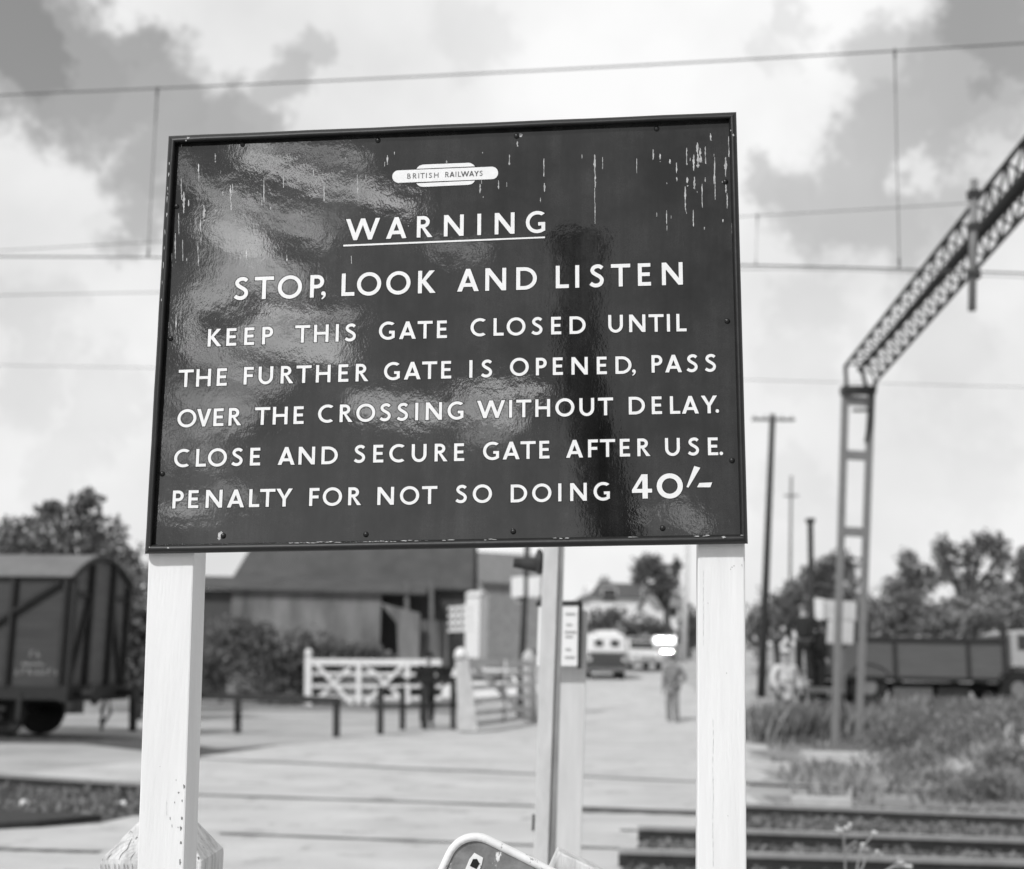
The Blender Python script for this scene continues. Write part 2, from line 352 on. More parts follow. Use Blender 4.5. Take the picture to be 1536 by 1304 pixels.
# ------------------------------------------------------------------ mesh helpers
class MB:
    def __init__(s):
        s.v = []; s.f = []; s.m = []

    def add(s, vs, fs, mi=0):
        k = len(s.v); s.v += [V(x) for x in vs]; s.f += [tuple(k + i for i in f) for f in fs]; s.m += [mi] * len(fs)
        return s

    def hexa(s, a, b, mi=0):            # two quads, a and b, facing rings
        return s.add(list(a) + list(b), [(3, 2, 1, 0), (4, 5, 6, 7), (0, 1, 5, 4), (1, 2, 6, 5), (2, 3, 7, 6), (3, 0, 4, 7)], mi)

    def box(s, c, d, rz=0, mi=0, taper=1.0):
        c = V(c); x, y, z = d[0] / 2, d[1] / 2, d[2] / 2
        m = Matrix.Rotation(rz, 3, 'Z')
        lo = [c + m @ V(p) for p in ((-x, -y, -z), (x, -y, -z), (x, y, -z), (-x, y, -z))]
        hi = [c + m @ V(p) for p in ((-x * taper, -y * taper, z), (x * taper, -y * taper, z), (x * taper, y * taper, z), (-x * taper, y * taper, z))]
        return s.hexa(lo, hi, mi)

    def bar(s, p, q, w_, h_, up=(0, 0, 1), mi=0):
        p, q = V(p), V(q); d = (q - p).normalized(); up = V(up)
        if abs(d.dot(up)) > .98: up = V((0, 1, 0))
        a = d.cross(up).normalized(); b = a.cross(d)
        def ring(o): return [o + a * (sx * w_ / 2) + b * (sz * h_ / 2) for sx, sz in ((-1, -1), (1, -1), (1, 1), (-1, 1))]
        return s.hexa(ring(p), ring(q), mi)

    def tube(s, pts, r, n=10, mi=0, cap=True):
        pts = [V(p) for p in pts]; rr = r if isinstance(r, (list, tuple)) else [r] * len(pts)
        k = len(s.v); ref = None
        for i, p in enumerate(pts):
            d = (pts[min(i + 1, len(pts) - 1)] - pts[max(i - 1, 0)]).normalized()
            u = V((0, 0, 1)) if abs(d.z) < .9 else V((0, 1, 0))
            a = d.cross(u).normalized(); b = d.cross(a)
            for j in range(n):
                t = 2 * math.pi * j / n
                s.v.append(p + a * (math.cos(t) * rr[i]) + b * (math.sin(t) * rr[i]))
        for i in range(len(pts) - 1):
            for j in range(n):
                s.f.append((k + i * n + j, k + i * n + (j + 1) % n, k + (i + 1) * n + (j + 1) % n, k + (i + 1) * n + j)); s.m.append(mi)
        if cap:
            s.f.append(tuple(k + j for j in range(n))); s.m.append(mi)
            s.f.append(tuple(k + (len(pts) - 1) * n + j for j in reversed(range(n)))); s.m.append(mi)
        return s

    def ball(s, c, r, nu=12, nv=8, mi=0, zmin=-1.0):
        c = V(c); rx, ry, rz = (r, r, r) if not isinstance(r, (tuple, list)) else r
        k = len(s.v)
        for i in range(nv + 1):
            a = -math.pi / 2 + math.pi * i / nv
            z = max(math.sin(a), zmin); cr = math.cos(a)
            for j in range(nu):
                t = 2 * math.pi * j / nu
                s.v.append(c + V((rx * cr * math.cos(t), ry * cr * math.sin(t), rz * z)))
        for i in range(nv):
            for j in range(nu):
                s.f.append((k + i * nu + j, k + i * nu + (j + 1) % nu, k + (i + 1) * nu + (j + 1) % nu, k + (i + 1) * nu + j)); s.m.append(mi)
        return s

    def prism(s, loop, d, mi=0):          # planar loop extruded by vector d
        n = len(loop); a = [V(p) for p in loop]; b = [p + V(d) for p in a]
        k = len(s.v); s.v += a + b
        tri = tessellate_polygon([a])
        for t in tri:
            s.f.append(tuple(k + i for i in t)); s.m.append(mi); s.f.append(tuple(k + n + i for i in reversed(t))); s.m.append(mi)
        for i in range(n):
            j = (i + 1) % n; s.f.append((k + i, k + j, k + n + j, k + n + i)); s.m.append(mi)
        return s

    def build(s, name, mats, parent=None, smooth=False, bevel=0, fixn=True):
        if not isinstance(mats, (list, tuple)): mats = [mats]
        me = bpy.data.meshes.new(name)
        off = parent_loc(parent)
        me.from_pydata([v - off for v in s.v], [], s.f)
        for m in mats: me.materials.append(m)
        me.polygons.foreach_set('material_index', s.m)
        if smooth: me.polygons.foreach_set('use_smooth', [True] * len(me.polygons))
        me.update()
        if fixn:
            import bmesh
            bm = bmesh.new(); bm.from_mesh(me); bmesh.ops.recalc_face_normals(bm, faces=bm.faces); bm.to_mesh(me); bm.free()
        o = bpy.data.objects.new(name, me); COL.objects.link(o)
        if parent: o.parent = parent
        if bevel:
            b = o.modifiers.new('bevel', 'BEVEL'); b.width = bevel; b.segments = 2; b.limit_method = 'ANGLE'
        if smooth:
            pass
        return o


def parent_loc(p):
    v = V((0, 0, 0))
    while p is not None:
        v = v + p.location; p = p.parent
    return v


def thing(name, label, cat, loc, group=None):
    o = bpy.data.objects.new(name, None); COL.objects.link(o)
    o.location = V(loc); o['label'] = label; o['category'] = cat; o.empty_display_size = .2
    if group: o['group'] = group
    return o


def tag(o, label, cat, group=None):
    o['label'] = label; o['category'] = cat
    if group: o['group'] = group
    return o


def struct(o, kind='structure'):
    o['kind'] = kind; return o


def ss(a, b, x):
    t = min(1, max(0, (x - a) / (b - a))); return t * t * (3 - 2 * t)


def hgt(x, y):
    """Lie of the land: flat crossing, road climbing away, a raised yard and weedy bank on the right."""
    road = .047 * max(0, min(y, 110) - 31) * ss(-2.5, 1.0, x - (y - 31) * .02)
    yard = .68 * ss(7.0, 9.5, x) * ss(25.5, 29, y)
    bank = .72 * ss(5.3, 7.2, x - (y - 18) * .12) * ss(14.8, 18.0, y) * (1 - ss(22, 26, y))
    z = max(road, yard, bank)
    if y > 15 and x > 5: z += .05 * math.sin(x * 1.7 + y * .6) * ss(6, 8, x)
    return z


# ------------------------------------------------------------------ ground, road, track bed
def sheet(name, xs, ys, dz, mat, inside=None):
    mb = MB(); idx = {}
    for j, y in enumerate(ys):
        for i, x in enumerate(xs):
            idx[i, j] = len(mb.v); mb.v.append(V((x, y, hgt(x, y) + dz)))
    for j in range(len(ys) - 1):
        for i in range(len(xs) - 1):
            cx_, cy_ = (xs[i] + xs[i + 1]) / 2, (ys[j] + ys[j + 1]) / 2
            if inside and not inside(cx_, cy_): continue
            mb.f.append((idx[i, j], idx[i + 1, j], idx[i + 1, j + 1], idx[i, j + 1])); mb.m.append(0)
    return mb.build(name, mat, fixn=False, smooth=True)


def steps(a, b, n): return [a + (b - a) * i / n for i in range(n + 1)]


XS = [-900, -300, -120, -60] + steps(-40, 40, 90) + [60, 120, 300, 900]
YS = [-500, -120, -40, -15] + steps(-5, 70, 90) + steps(75, 130, 12) + [160, 220, 320, 600, 1200, 2000]
struct(sheet('ground', XS, YS, 0, M['ground']))


def poly_sheet(name, pts, dz, mat, n=1):
    mb = MB(); a = [V((p[0], p[1], dz)) for p in pts]
    mb.v = a
    for t in tessellate_polygon([a]): mb.f.append(t); mb.m.append(0)
    o = mb.build(name, mat)
    me = o.data
    if me.polygons and me.polygons[0].normal.z < 0: me.flip_normals()
    return o


def road_in(x, y):
    return True


# road: from the crossing away up the hill
RX = steps(-1, 1, 8)
mb = MB(); ys = steps(3, 34, 24) + steps(36, 130, 30)
for y in ys:
    l = -6.5 + ss(14, 36, y) * 6.9 + max(0, y - 36) * .02
    r = 2.6 + ss(10, 34, y) * 3.3 + max(0, y - 36) * .075
    for t in RX:
        x = (l + r) / 2 + (r - l) / 2 * t + .25 * math.sin(y * .9 + t * 3) * (abs(t) > .99)
        mb.v.append(V((x, y, hgt(x, y) + .006)))
for j in range(len(ys) - 1):
    for i in range(8):
        k = j * 9 + i; mb.f.append((k, k + 1, k + 10, k + 9)); mb.m.append(0)
struct(mb.build('road', M['road'], fixn=False, smooth=True))
# rough grass beside the road
gx = lambda x, y: (y > 14.4 + .3 * math.sin(x * 2.1) and x > .188 * y + .3 + .2 * math.sin(y * 1.3))
struct(sheet('grass_verge', steps(3, 60, 80), steps(14, 150, 90), .01, M['grassland'], gx))
struct(sheet('rough_field', [-300, -150, -80] + steps(-50, 0, 40), steps(38, 200, 60), .01, M['grassland'], lambda x, y: y > 41 and x < -1.5 and y > 41 + .4 * math.sin(x)))


def gp(*pts): return [gnd(u, v).xy for u, v in pts]


struct(poly_sheet('ballast', gp((-260, 1164), (215, 1176), (235, 1190), (214, 1222), (150, 1236), (60, 1243), (-260, 1252)), .008, M['ballast']))
struct(poly_sheet('ballast_bed', gp((1060, 1262), (1085, 1228), (1130, 1210), (1300, 1213), (1800, 1226), (1800, 1420), (880, 1420), (915, 1330), (938, 1297), (962, 1262)), .008, M['ballast']))
struct(poly_sheet('painted_siding_shadow', gp((-260, 1098), (205, 1106), (330, 1124), (420, 1118), (300, 1136), (120, 1116), (-260, 1112)), .009, M['ballast']))  # dark ballast-coloured sheet painting in the shadows beside the wagon and fence


# rails, straight lines through measured ground points
def rail(a, b, x0, x1, label, flush=(None, None), h=.11):
    A, B = gnd(*a), gnd(*b); d = (B - A).normalized()
    P = A + d * ((x0 - A.x) / d.x); Q = A + d * ((x1 - A.x) / d.x)
    t = thing('rail', label, 'rail', (P + Q) / 2, 'rails across the crossing')
    mb = MB(); mb.bar(P + V((0, 0, h * .5 - .03)), Q + V((0, 0, h * .5 - .03)), .04, h); mb.bar(P + V((0, 0, .016)), Q + V((0, 0, .016)), .14, .024)
    mb.build('rail_web', M['rail'], t)
    MB().bar(P + V((0, 0, h - .012)), Q + V((0, 0, h - .012)), .07, .035).build('rail_head', M['rail_head'], t)
    return A, d


# in the road the rails lie flush: dark flangeway strips
def flangeway(a, b, w0, label):
    A, B = gnd(*a), gnd(*b); d = (B - A).normalized(); n = V((-d.y, d.x, 0))
    o = MB()
    k = 14; vs = []
    for i in range(k + 1):
        p = A + (B - A) * (i / k); ww = w0 * (1 + .25 * math.sin(i * 2.3))
        vs += [p + n * ww / 2 + V((0, 0, .011)), p - n * ww / 2 + V((0, 0, .011))]
    o.add(vs, [(2 * i, 2 * i + 1, 2 * i + 3, 2 * i + 2) for i in range(k)])
    ob = o.build('flangeway', M['groove']); return struct(ob)


flangeway((240, 1136), (1130, 1178), .16, '')
flangeway((215, 1191), (1050, 1219), .15, '')
flangeway((330, 1252), (960, 1276), .10, '')
flangeway((870, 1216), (1130, 1225), .36, '')
flangeway((930, 1247), (1130, 1252), .10, '')
flangeway((-60, 1274), (150, 1280), .12, '')
rail((215, 1191), (0, 1176), -14, -3.6, 'rail left of the road, beyond the dark ballast')
ct = thing('shade_wedge', 'black wedge standing in for deep shade at the road edge, far left before the ballast', 'timber', gnd(40, 1240))  # added stand-in for shade, not a real timber
mb = MB(); q = [gnd(*p) + V((0, 0, .012)) for p in ((-200, 1226), (60, 1228), (152, 1233), (60, 1242), (-200, 1258))]; mb.prism(q, V((0, 0, .05))); mb.build('shade_block', M['timber_dark'], ct)  # added black block standing in for the deep shadow along the road edge
rail((1050, 1220), (1536, 1240), 2.0, 14, 'rail right of the road, far one on the dark ballast')
rail((1000, 1263), (1536, 1282), 1.13, 12, 'rail right of the road, pale-topped middle one', h=.12)
rail((940, 1300), (1536, 1318), .84, 12, 'rail right of the road, nearest one at the bottom edge', h=.12)
rail((1130, 1178), (1536, 1196), 2.7, 16, 'rail right of the road, lying at the foot of the weedy bank', h=.05)

# ------------------------------------------------------------------ lettering of the sign
T_ = .176


def arc(cx, cy, rx, ry, a0, a1, n=20):
    return [(cx + rx * math.cos(R(a0 + (a1 - a0) * i / n)), cy + ry * math.sin(R(a0 + (a1 - a0) * i / n))) for i in range(n + 1)]


def spline(pts, n=6):
    P = [pts[0]] + list(pts) + [pts[-1]]; out = []
    for i in range(1, len(P) - 2):
        p0, p1, p2, p3 = P[i - 1], P[i], P[i + 1], P[i + 2]
        for k in range(n):
            t = k / n
            out.append(tuple(.5 * ((2 * p1[a]) + (-p0[a] + p2[a]) * t + (2 * p0[a] - 5 * p1[a] + 4 * p2[a] - p3[a]) * t * t + (-p0[a] + 3 * p1[a] - 3 * p2[a] + p3[a]) * t ** 3) for a in (0, 1)))
    out.append(tuple(pts[-1])); return out


def stroke(c, t):
    l, r = [], []
    for i, p in enumerate(c):
        a = c[max(i - 1, 0)]; b = c[min(i + 1, len(c) - 1)]
        dx, dy = b[0] - a[0], b[1] - a[1]; q = math.hypot(dx, dy) or 1
        nx, ny = -dy / q * t / 2, dx / q * t / 2
        l.append((p[0] + nx, p[1] + ny)); r.append((p[0] - nx, p[1] - ny))
    return l + r[::-1]


def glyph(ch, t=T_):
    """Humanist sans capitals, cap height 1: returns (width, loops)."""
    h = t * .92
    if ch in 'O0':
        wd = 1.08
        return wd, [arc(wd / 2, .5, wd / 2, .52, 0, 354, 59), arc(wd / 2, .5, wd / 2 - t, .52 - h, 0, 354, 59)]
    if ch == 'C':
        wd = .86
        return wd, [arc(.54, .5, .54, .52, 53, 307, 36) + arc(.54, .5, .54 - t, .52 - h, 300, 60, 36)]
    if ch == 'G':
        wd = .92
        return wd, [arc(.54, .5, .54, .52, 50, 313, 36)[:-1] + [(wd - .01, .09), (wd - .01, .49), (wd - .34, .49), (wd - .34, .49 - h * .95), (wd - .01 - t, .49 - h * .95), (wd - .01 - t, .19)] + arc(.54, .5, .54 - t, .52 - h, 290, 58, 34)]
    if ch == 'D':
        wd = .92; x = .36
        return wd, [[(0, 0), (0, 1)] + arc(x, .5, wd - x, .5, 90, -90, 28), [(t, h), (t, 1 - h)] + arc(x, .5, wd - x - t, .5 - h, 90, -90, 28)]
    if ch == 'P':
        wd = .62; x = .31; c, ry = .70, .30
        return wd, [[(0, 0), (0, 1)] + arc(x, c, wd - x, ry, 90, -90, 20) + [(t, c - ry), (t, 0)], [(t, c - ry + h), (t, 1 - h)] + arc(x, c, wd - x - t, ry - h, 90, -90, 16)]
    if ch == 'R':
        wd = .74; bw_ = .60; x = .29; c, ry = .72, .28
        return wd, [[(0, 0), (0, 1)] + arc(x, c, bw_ - x, ry, 90, -72, 20) + [(wd, 0), (wd - .235, 0), (.235, c - ry), (t, c - ry), (t, 0)], [(t, c - ry + h), (t, 1 - h)] + arc(x, c, bw_ - x - t, ry - h, 90, -90, 16)]
    if ch == 'B':
        wd = .64
        return wd, [[(0, 0), (0, 1)] + arc(.28, .765, .28, .235, 90, -60, 14) + arc(.30, .285, wd - .30, .285, 62, -90, 16), [(t, .56 + h * .3), (t, 1 - h)] + arc(.28, .79 - h * .2, .28 - t, .20 - h * .35, 90, -90, 12), [(t, h), (t, .56 - h * .6)] + arc(.3, .28, wd - .3 - t, .28 - h, 90, -90, 14)]
    if ch == 'S':
        wd = .64
        k = t / .185
        c = [(.555, .835), (.47, .905), (.355, .93), (.20, .885), (.115, .765), (.165, .645), (.31, .545), (.46, .45), (.54, .32), (.50, .175), (.375, .085), (.235, .075), (.12, .115), (.04, .175)]
        return wd, [stroke(spline(c), t * .95)]
    if ch == 'U':
        wd = .84
        return wd, [[(0, 1)] + arc(wd / 2, .42, wd / 2, .44, 180, 360, 28) + [(wd, 1), (wd - t, 1)] + arc(wd / 2, .42, wd / 2 - t, .44 - h, 360, 180, 24) + [(t, 1)]]
    S = {
        'A': (.96, [[(0, 0), (.385, 1), (.575, 1), (.96, 0), (.75, 0), (.672, .2), (.288, .2), (.21, 0)], [(.352, .365), (.608, .365), (.48, .705)]]),
        'E': (.58, [[(0, 0), (0, 1), (.56, 1), (.56, 1 - h), (t, 1 - h), (t, .59), (.53, .59), (.53, .59 - h), (t, .59 - h), (t, h), (.58, h), (.58, 0)]]),
        'F': (.56, [[(0, 0), (0, 1), (.56, 1), (.56, 1 - h), (t, 1 - h), (t, .58), (.52, .58), (.52, .58 - h), (t, .58 - h), (t, 0)]]),
        'H': (.84, [[(0, 0), (0, 1), (t, 1), (t, .59), (.84 - t, .59), (.84 - t, 1), (.84, 1), (.84, 0), (.84 - t, 0), (.84 - t, .59 - h), (t, .59 - h), (t, 0)]]),
        'I': (t, [[(0, 0), (0, 1), (t, 1), (t, 0)]]),
        'K': (.79, [[(0, 0), (0, 1), (t, 1), (t, .585), (.5, 1), (.74, 1), (.345, .555), (.79, 0), (.545, 0), (t, .46), (t, 0)]]),
        'L': (.58, [[(0, 0), (0, 1), (t, 1), (t, h), (.58, h), (.58, 0)]]),
        'N': (.93, [[(0, 0), (0, 1), (.2, 1), (.93 - t, .30), (.93 - t, 1), (.93, 1), (.93, 0), (.73, 0), (t, .70), (t, 0)]]),
        'T': (.86, [[(.43 - t / 2, 0), (.43 - t / 2, 1 - h), (0, 1 - h), (0, 1), (.86, 1), (.86, 1 - h), (.43 + t / 2, 1 - h), (.43 + t / 2, 0)]]),
        'V': (.82, [[(0, 1), (.21, 1), (.415, .33), (.61, 1), (.82, 1), (.49, 0), (.335, 0)]]),
        'W': (1.6, [[(0, 1), (.205, 1), (.46, .33), (.70, 1), (.90, 1), (1.155, .33), (1.395, 1), (1.6, 1), (1.23, 0), (1.06, 0), (.80, .70), (.54, 0), (.37, 0)]]),
        'Y': (.92, [[(0, 1), (.225, 1), (.46, .585), (.69, 1), (.92, 1), (.553, .42), (.553, 0), (.367, 0), (.367, .42)]]),
        '4': (.84, [[(.43, 0), (.43, .24), (0, .24), (0, .365), (.40, 1), (.65, 1), (.65, .40), (.83, .40), (.83, .24), (.65, .24), (.65, 0)], [(.185, .40), (.43, .40), (.43, .77)]]),
    }
    wd, lp = S[ch]
    if t < .15:
        k = t / T_
    return wd, lp


def area(l): return .5 * sum(l[i][0] * l[(i + 1) % len(l)][1] - l[(i + 1) % len(l)][0] * l[i][1] for i in range(len(l)))


def pt_offset(l, d):
    n = len(l); out = []
    for i in range(n):
        a, b, c = l[i - 1], l[i], l[(i + 1) % n]
        e1 = (b[0] - a[0], b[1] - a[1]); e2 = (c[0] - b[0], c[1] - b[1])
        q1 = math.hypot(*e1) or 1e-9; q2 = math.hypot(*e2) or 1e-9
        nx = e1[1] / q1 + e2[1] / q2; ny = -e1[0] / q1 - e2[0] / q2
        q = math.hypot(nx, ny) or 1e-9
        k = d / max(.45, q / 2)
        out.append((b[0] + nx / q * k, b[1] + ny / q * k))
    return out


def lean(u): return .054 + (-.027 - .054) * (u - 235) / 878.0


def emboss(mb, loops, top=.0008, base=0.0, out=1.1):
    """Pixel-space loops on the sign plane -> raised letter with a sloping dark edge."""
    L2 = []
    for i, l in enumerate(loops):
        a = area(l)
        if (i == 0) != (a > 0): l = l[::-1]
        L2.append(l)
    # area>0 in y-down pixels: outward normal is (dy,-dx)
    tops = [[sp(u, v, top) for u, v in l] for l in L2]
    bots = [[sp(u, v, base + .00005) for u, v in pt_offset(l, out)] for l in L2]
    k = len(mb.v); flat = [p for l in tops for p in l]; mb.v += flat
    flat2 = [[V((u, -v, 0)) for u, v in l] for l in L2]
    for t in tessellate_polygon(flat2): mb.f.append(tuple(k + i for i in t)); mb.m.append(0)
    if out:
        k2 = len(mb.v); mb.v += [p for l in bots for p in l]; o = 0
        for l in tops:
            n = len(l)
            for i in range(n):
                j = (i + 1) % n
                mb.f.append((k + o + i, k + o + j, k2 + o + j, k2 + o + i)); mb.m.append(1)
            o += n


def word(mb, s, x0, y0, x1, y1, cap, t=T_, out=1.1, top=.0008, base=0.0):
    g = [glyph(c, t) for c in s]
    tot = sum(a for a, _ in g) * cap
    gap = (x1 - x0 - tot) / max(1, len(s) - 1)
    SBL = dict(A=.07, C=.12, G=.12, O=.12, S=.18, T=.05, U=.22, V=.05, W=.05, Y=.03); SBL['0'] = .12; SBL['4'] = .05
    SBR = dict(A=.07, C=.18, D=.13, E=.20, F=.08, G=.20, K=.03, L=.0, O=.12, P=.06, R=.12, S=.20, T=.05, U=.22, V=.05, W=.05, Y=.03); SBR['4'] = .1
    kern = [(SBR.get(a, .23) + SBL.get(b, .23)) * cap for a, b in zip(s, s[1:])]
    mean = sum(kern) / max(1, len(kern)); x = x0
    for i, (wd, loops) in enumerate(g):
        px = []
        for lp in loops:
            q = []
            for gx_, gy_ in lp:
                u = x + gx_ * cap; f_ = (u - x0) / (x1 - x0)
                v = y0 + (y1 - y0) * f_
                q.append((u + lean(u) * gy_ * cap, v - gy_ * cap))
            px.append(q)
        emboss(mb, px, top, base, out)
        x += wd * cap + gap + (kern[i] - mean if i < len(kern) else 0)


WORDS = {
    'line one': (32.0, [('WARNING', 518.2, 361, 818.1, 348.8)]),
    'line two': (33.7, [('STOP', 350.7, 450.2, 485.5, 446), ('LOOK', 511.9, 444.4, 653.4, 439.4), ('AND', 685.7, 437.7, 805.3, 434.2), ('LISTEN', 833.7, 432.7, 1024.4, 427.1)]),
    'line three': (26.2, [('KEEP', 311.2, 520.3, 409, 516.2), ('THIS', 442.1, 514.6, 533.9, 511.8), ('GATE', 568.1, 509.7, 670.4, 507.1), ('CLOSED', 705.7, 504.6, 878.5, 500.7), ('UNTIL', 912.5, 498.9, 1030, 497.1)]),
    'line four': (26.2, [('THE', 267, 581.4, 339.9, 578.6), ('FURTHER', 365.1, 577.1, 552.6, 571.9), ('GATE', 575.7, 570.4, 676.8, 567.8), ('IS', 703.9, 566.8, 738.5, 566), ('OPENED', 764.8, 563.9, 947.4, 560.7), ('PASS', 977.5, 559.2, 1074.5, 557.6)]),
    'line five': (26.4, [('OVER', 265.5, 641.3, 361.9, 638.1), ('THE', 381.8, 637.8, 455.3, 636), ('CROSSING', 476.7, 634.3, 695.4, 629), ('WITHOUT', 715.3, 627.8, 919.8, 622.8), ('DELAY', 943.3, 622, 1076, 619.9)]),
    'line six': (26.5, [('CLOSE', 260.5, 701, 390, 698.3), ('AND', 416.4, 697.6, 506.3, 696.3), ('SECURE', 530.9, 694.6, 696.3, 691.6), ('GATE', 724.4, 690.2, 824.3, 687.8), ('AFTER', 849.2, 686.9, 975.8, 684.2), ('USE', 997.8, 683.8, 1077.5, 682.9)]),
    'line seven': (26.8, [('PENALTY', 258.2, 763, 438.3, 759.8), ('FOR', 463.5, 759.2, 541.8, 757.8), ('NOT', 565.8, 757.8, 655.7, 756), ('SO', 683.4, 754.8, 737.9, 754), ('DOING', 766, 754, 915.1, 750.4)]),
}


def circ(u, v, r, n=16): return [(u + r * math.cos(2 * math.pi * i / n), v + r * math.sin(2 * math.pi * i / n)) for i in range(n)]


def comma(u, v, s): return [(u + a * s, v + b * s) for a, b in ((-.10, -.02), (-.10, -.10), (-.03, -.16), (.06, -.14), (.10, -.06), (.09, .04), (.02, .14), (-.07, .20), (-.10, .17), (-.02, .08), (.0, .02), (-.06, .02))]


post_base = sp(650, 1304); post_base.z = 0
sign = thing('warning_sign', 'large dark enamel railway warning board with raised white lettering on two white posts', 'sign', post_base)
CTL, CTR, CBR, CBL = (253.0, 204.3), (1104.4, 168.3), (1121.8, 815.8), (217.3, 831.0)


def inset(d):  # corners moved inwards by d px
    return [(CTL[0] + d, CTL[1] + d), (CTR[0] - d, CTR[1] + d), (CBR[0] - d, CBR[1] - d), (CBL[0] + d, CBL[1] - d)]


# panel: a thin slab with a gently subdivided front
mb = MB(); n = 24; c = [sp(*p) for p in inset(4)]
for j in range(n + 1):
    for i in range(n + 1):
        a, b = i / n, j / n
        mb.v.append((c[0] * (1 - a) + c[1] * a) * (1 - b) + (c[3] * (1 - a) + c[2] * a) * b)
for j in range(n):
    for i in range(n):
        k = j * (n + 1) + i; mb.f.append((k, k + n + 1, k + n + 2, k + 1)); mb.m.append(0)
panel = mb.build('enamel_panel', M['enamel'], sign, smooth=True, fixn=False)
if panel.data.polygons[0].normal.dot(SN) < 0: panel.data.flip_normals()
q = [sp(*p) for p in inset(3)]
MB().hexa([p - SN * .002 for p in q], [p - SN * .010 for p in q]).build('backing_board', M['board_back'], sign)

for nm, (cap, ws) in WORDS.items():
    for s_, x0, y0, x1, y1 in ws:
        mb = MB(); word(mb, s_, x0, y0, x1, y1, cap)
        mb.build('lettering', [M['letter'], M['letter_edge']], sign, fixn=False)
    mb = MB()
    if nm == 'line one':
        emboss(mb, [[(515, 367.4), (817.4, 355.0), (817.4, 357.4), (515, 370.0)]])
    if nm == 'line two': emboss(mb, [comma(485.3, 442.5, 34)])
    if nm == 'line four': emboss(mb, [comma(951, 558.5, 27)])
    if nm == 'line five': emboss(mb, [circ(1076, 616.7, 2.7)])
    if nm == 'line six': emboss(mb, [circ(1082, 680.3, 2.7)])
    if nm == 'line seven':
        word(mb, '40', 948.2, 748.3, 1024.6, 747.0, 36.3, t=.215)
        f_ = lambda l: [(650 + a / 3.4133, 640 + b / 3.4133) for a, b in l]
        emboss(mb, [f_([(1336, 202), (1367, 211), (1306, 313), (1296, 310)])]); emboss(mb, [f_([(1362, 289), (1428, 286), (1418, 311), (1350, 311)])])
    if mb.v: mb.build('underline' if nm == 'line one' else ('price' if nm == 'line seven' else 'punctuation'), [M['letter'], M['letter_edge']], sign, fixn=False)

# railway totem emblem
mb = MB()
sc_ = 8.533
e = lambda l: [(580 + a / sc_, 235 + b / sc_) for a, b in l]
pts = []
cl, cr, hr = (152, 257), (1347, 210), 80
for i in range(19): a = R(90 + 180 * i / 18); pts.append((cl[0] + hr * math.cos(a), cl[1] + hr * math.sin(a)))
for i in range(19): a = R(-90 + 180 * i / 18); pts.append((cr[0] + hr * math.cos(a), cr[1] + hr * math.sin(a)))
emboss(mb, [e(pts)], .0012, 0, .7)
emboss(mb, [e([(382, 158), (395, 138), (420, 118), (450, 106), (480, 102), (1045, 80), (1075, 84), (1105, 100), (1130, 126)])], .0012, 0, .7)
emboss(mb, [e([(380, 343), (395, 362), (420, 380), (450, 387), (480, 388), (1050, 362), (1085, 352), (1110, 335), (1132, 308)])], .0012, 0, .7)
emb = mb.build('emblem', [M['letter'], M['letter_edge']], sign, fixn=False)
mb = MB()
word(mb, 'BRITISH', 610.9, 268.2, 657.6, 266.6, 7.7, t=.13, out=0, top=.0017)
word(mb, 'RAILWAYS', 667.9, 265.9, 724, 263.8, 7.7, t=.13, out=0, top=.0017)
mb.build('emblem_lettering', M['emblem_text'], emb, fixn=False)

# half-round moulding, four mitred lengths
prof = [(0, -.0115), (0, .004), (1.5, .009), (4, .0125), (6.5, .0132), (9, .0115), (11, .007), (11.6, .0005)]
widths = {0: 10.6, 1: 11.2, 2: 14, 3: 10.8}   # top right bottom left widths in px
OC = [CTL, CTR, CBR, CBL]


def frame_corner(ci, d, off):
    # ci corner between side (ci-1) and side ci ; d is 0..1 across the moulding
    wa, wb = widths[(ci - 1) % 4], widths[ci]
    sx = 1 if ci in (0, 3) else -1; sy = 1 if ci in (0, 1) else -1
    wx = wb if ci in (1, 3) else wa; wy = wa if ci in (1, 3) else wb
    return sp(OC[ci][0] + sx * wx * d, OC[ci][1] + sy * wy * d, off)


for side in range(4):
    a, b = side, (side + 1) % 4
    mb = MB(); k = len(prof); ns = 16
    for s_ in range(ns + 1):
        for d, off in prof:
            pa, pb = frame_corner(a, d / 11.6, off), frame_corner(b, d / 11.6, off)
            t = s_ / ns
            wob = .0006 * math.sin(s_ * 1.9 + side) * (0 < s_ < ns)
            mb.v.append(pa.lerp(pb, t) + SN * wob)
    for s_ in range(ns):
        for i in range(k - 1):
            mb.f.append((s_ * k + i, s_ * k + i + 1, (s_ + 1) * k + i + 1, (s_ + 1) * k + i)); mb.m.append(0)
    o = mb.build('frame_rail', M['frame'], sign, smooth=True)
# screws
for i, (u, v) in enumerate([(364, 217), (567, 211), (775, 204.5), (985, 193.5), (265, 310), (256, 508), (243.5, 711), (1088, 273), (1091, 482), (1098, 691), (335, 804), (549, 802), (770, 797.5), (994, 792.5)]):
    mb = MB(); c0 = sp(u, v); tx = (sp(u + 1, v) - c0).normalized(); ty = tx.cross(SN).normalized()
    rr = .0048
    k = len(mb.v)
    for a in range(5):
        ph = a / 4 * math.pi / 2
        for j in range(14):
            t = 2 * math.pi * j / 14; mb.v.append(c0 + (tx * math.cos(t) + ty * math.sin(t)) * rr * math.cos(ph * .96) + SN * (rr * .75 * math.sin(ph)))
    for a in range(4):
        for j in range(14): mb.f.append((a * 14 + j, a * 14 + (j + 1) % 14, (a + 1) * 14 + (j + 1) % 14, (a + 1) * 14 + j)); mb.m.append(0)
    mb.f.append(tuple(56 + j for j in range(14))); mb.m.append(0)
    mb.build('screw', M['screw'], sign, smooth=True)


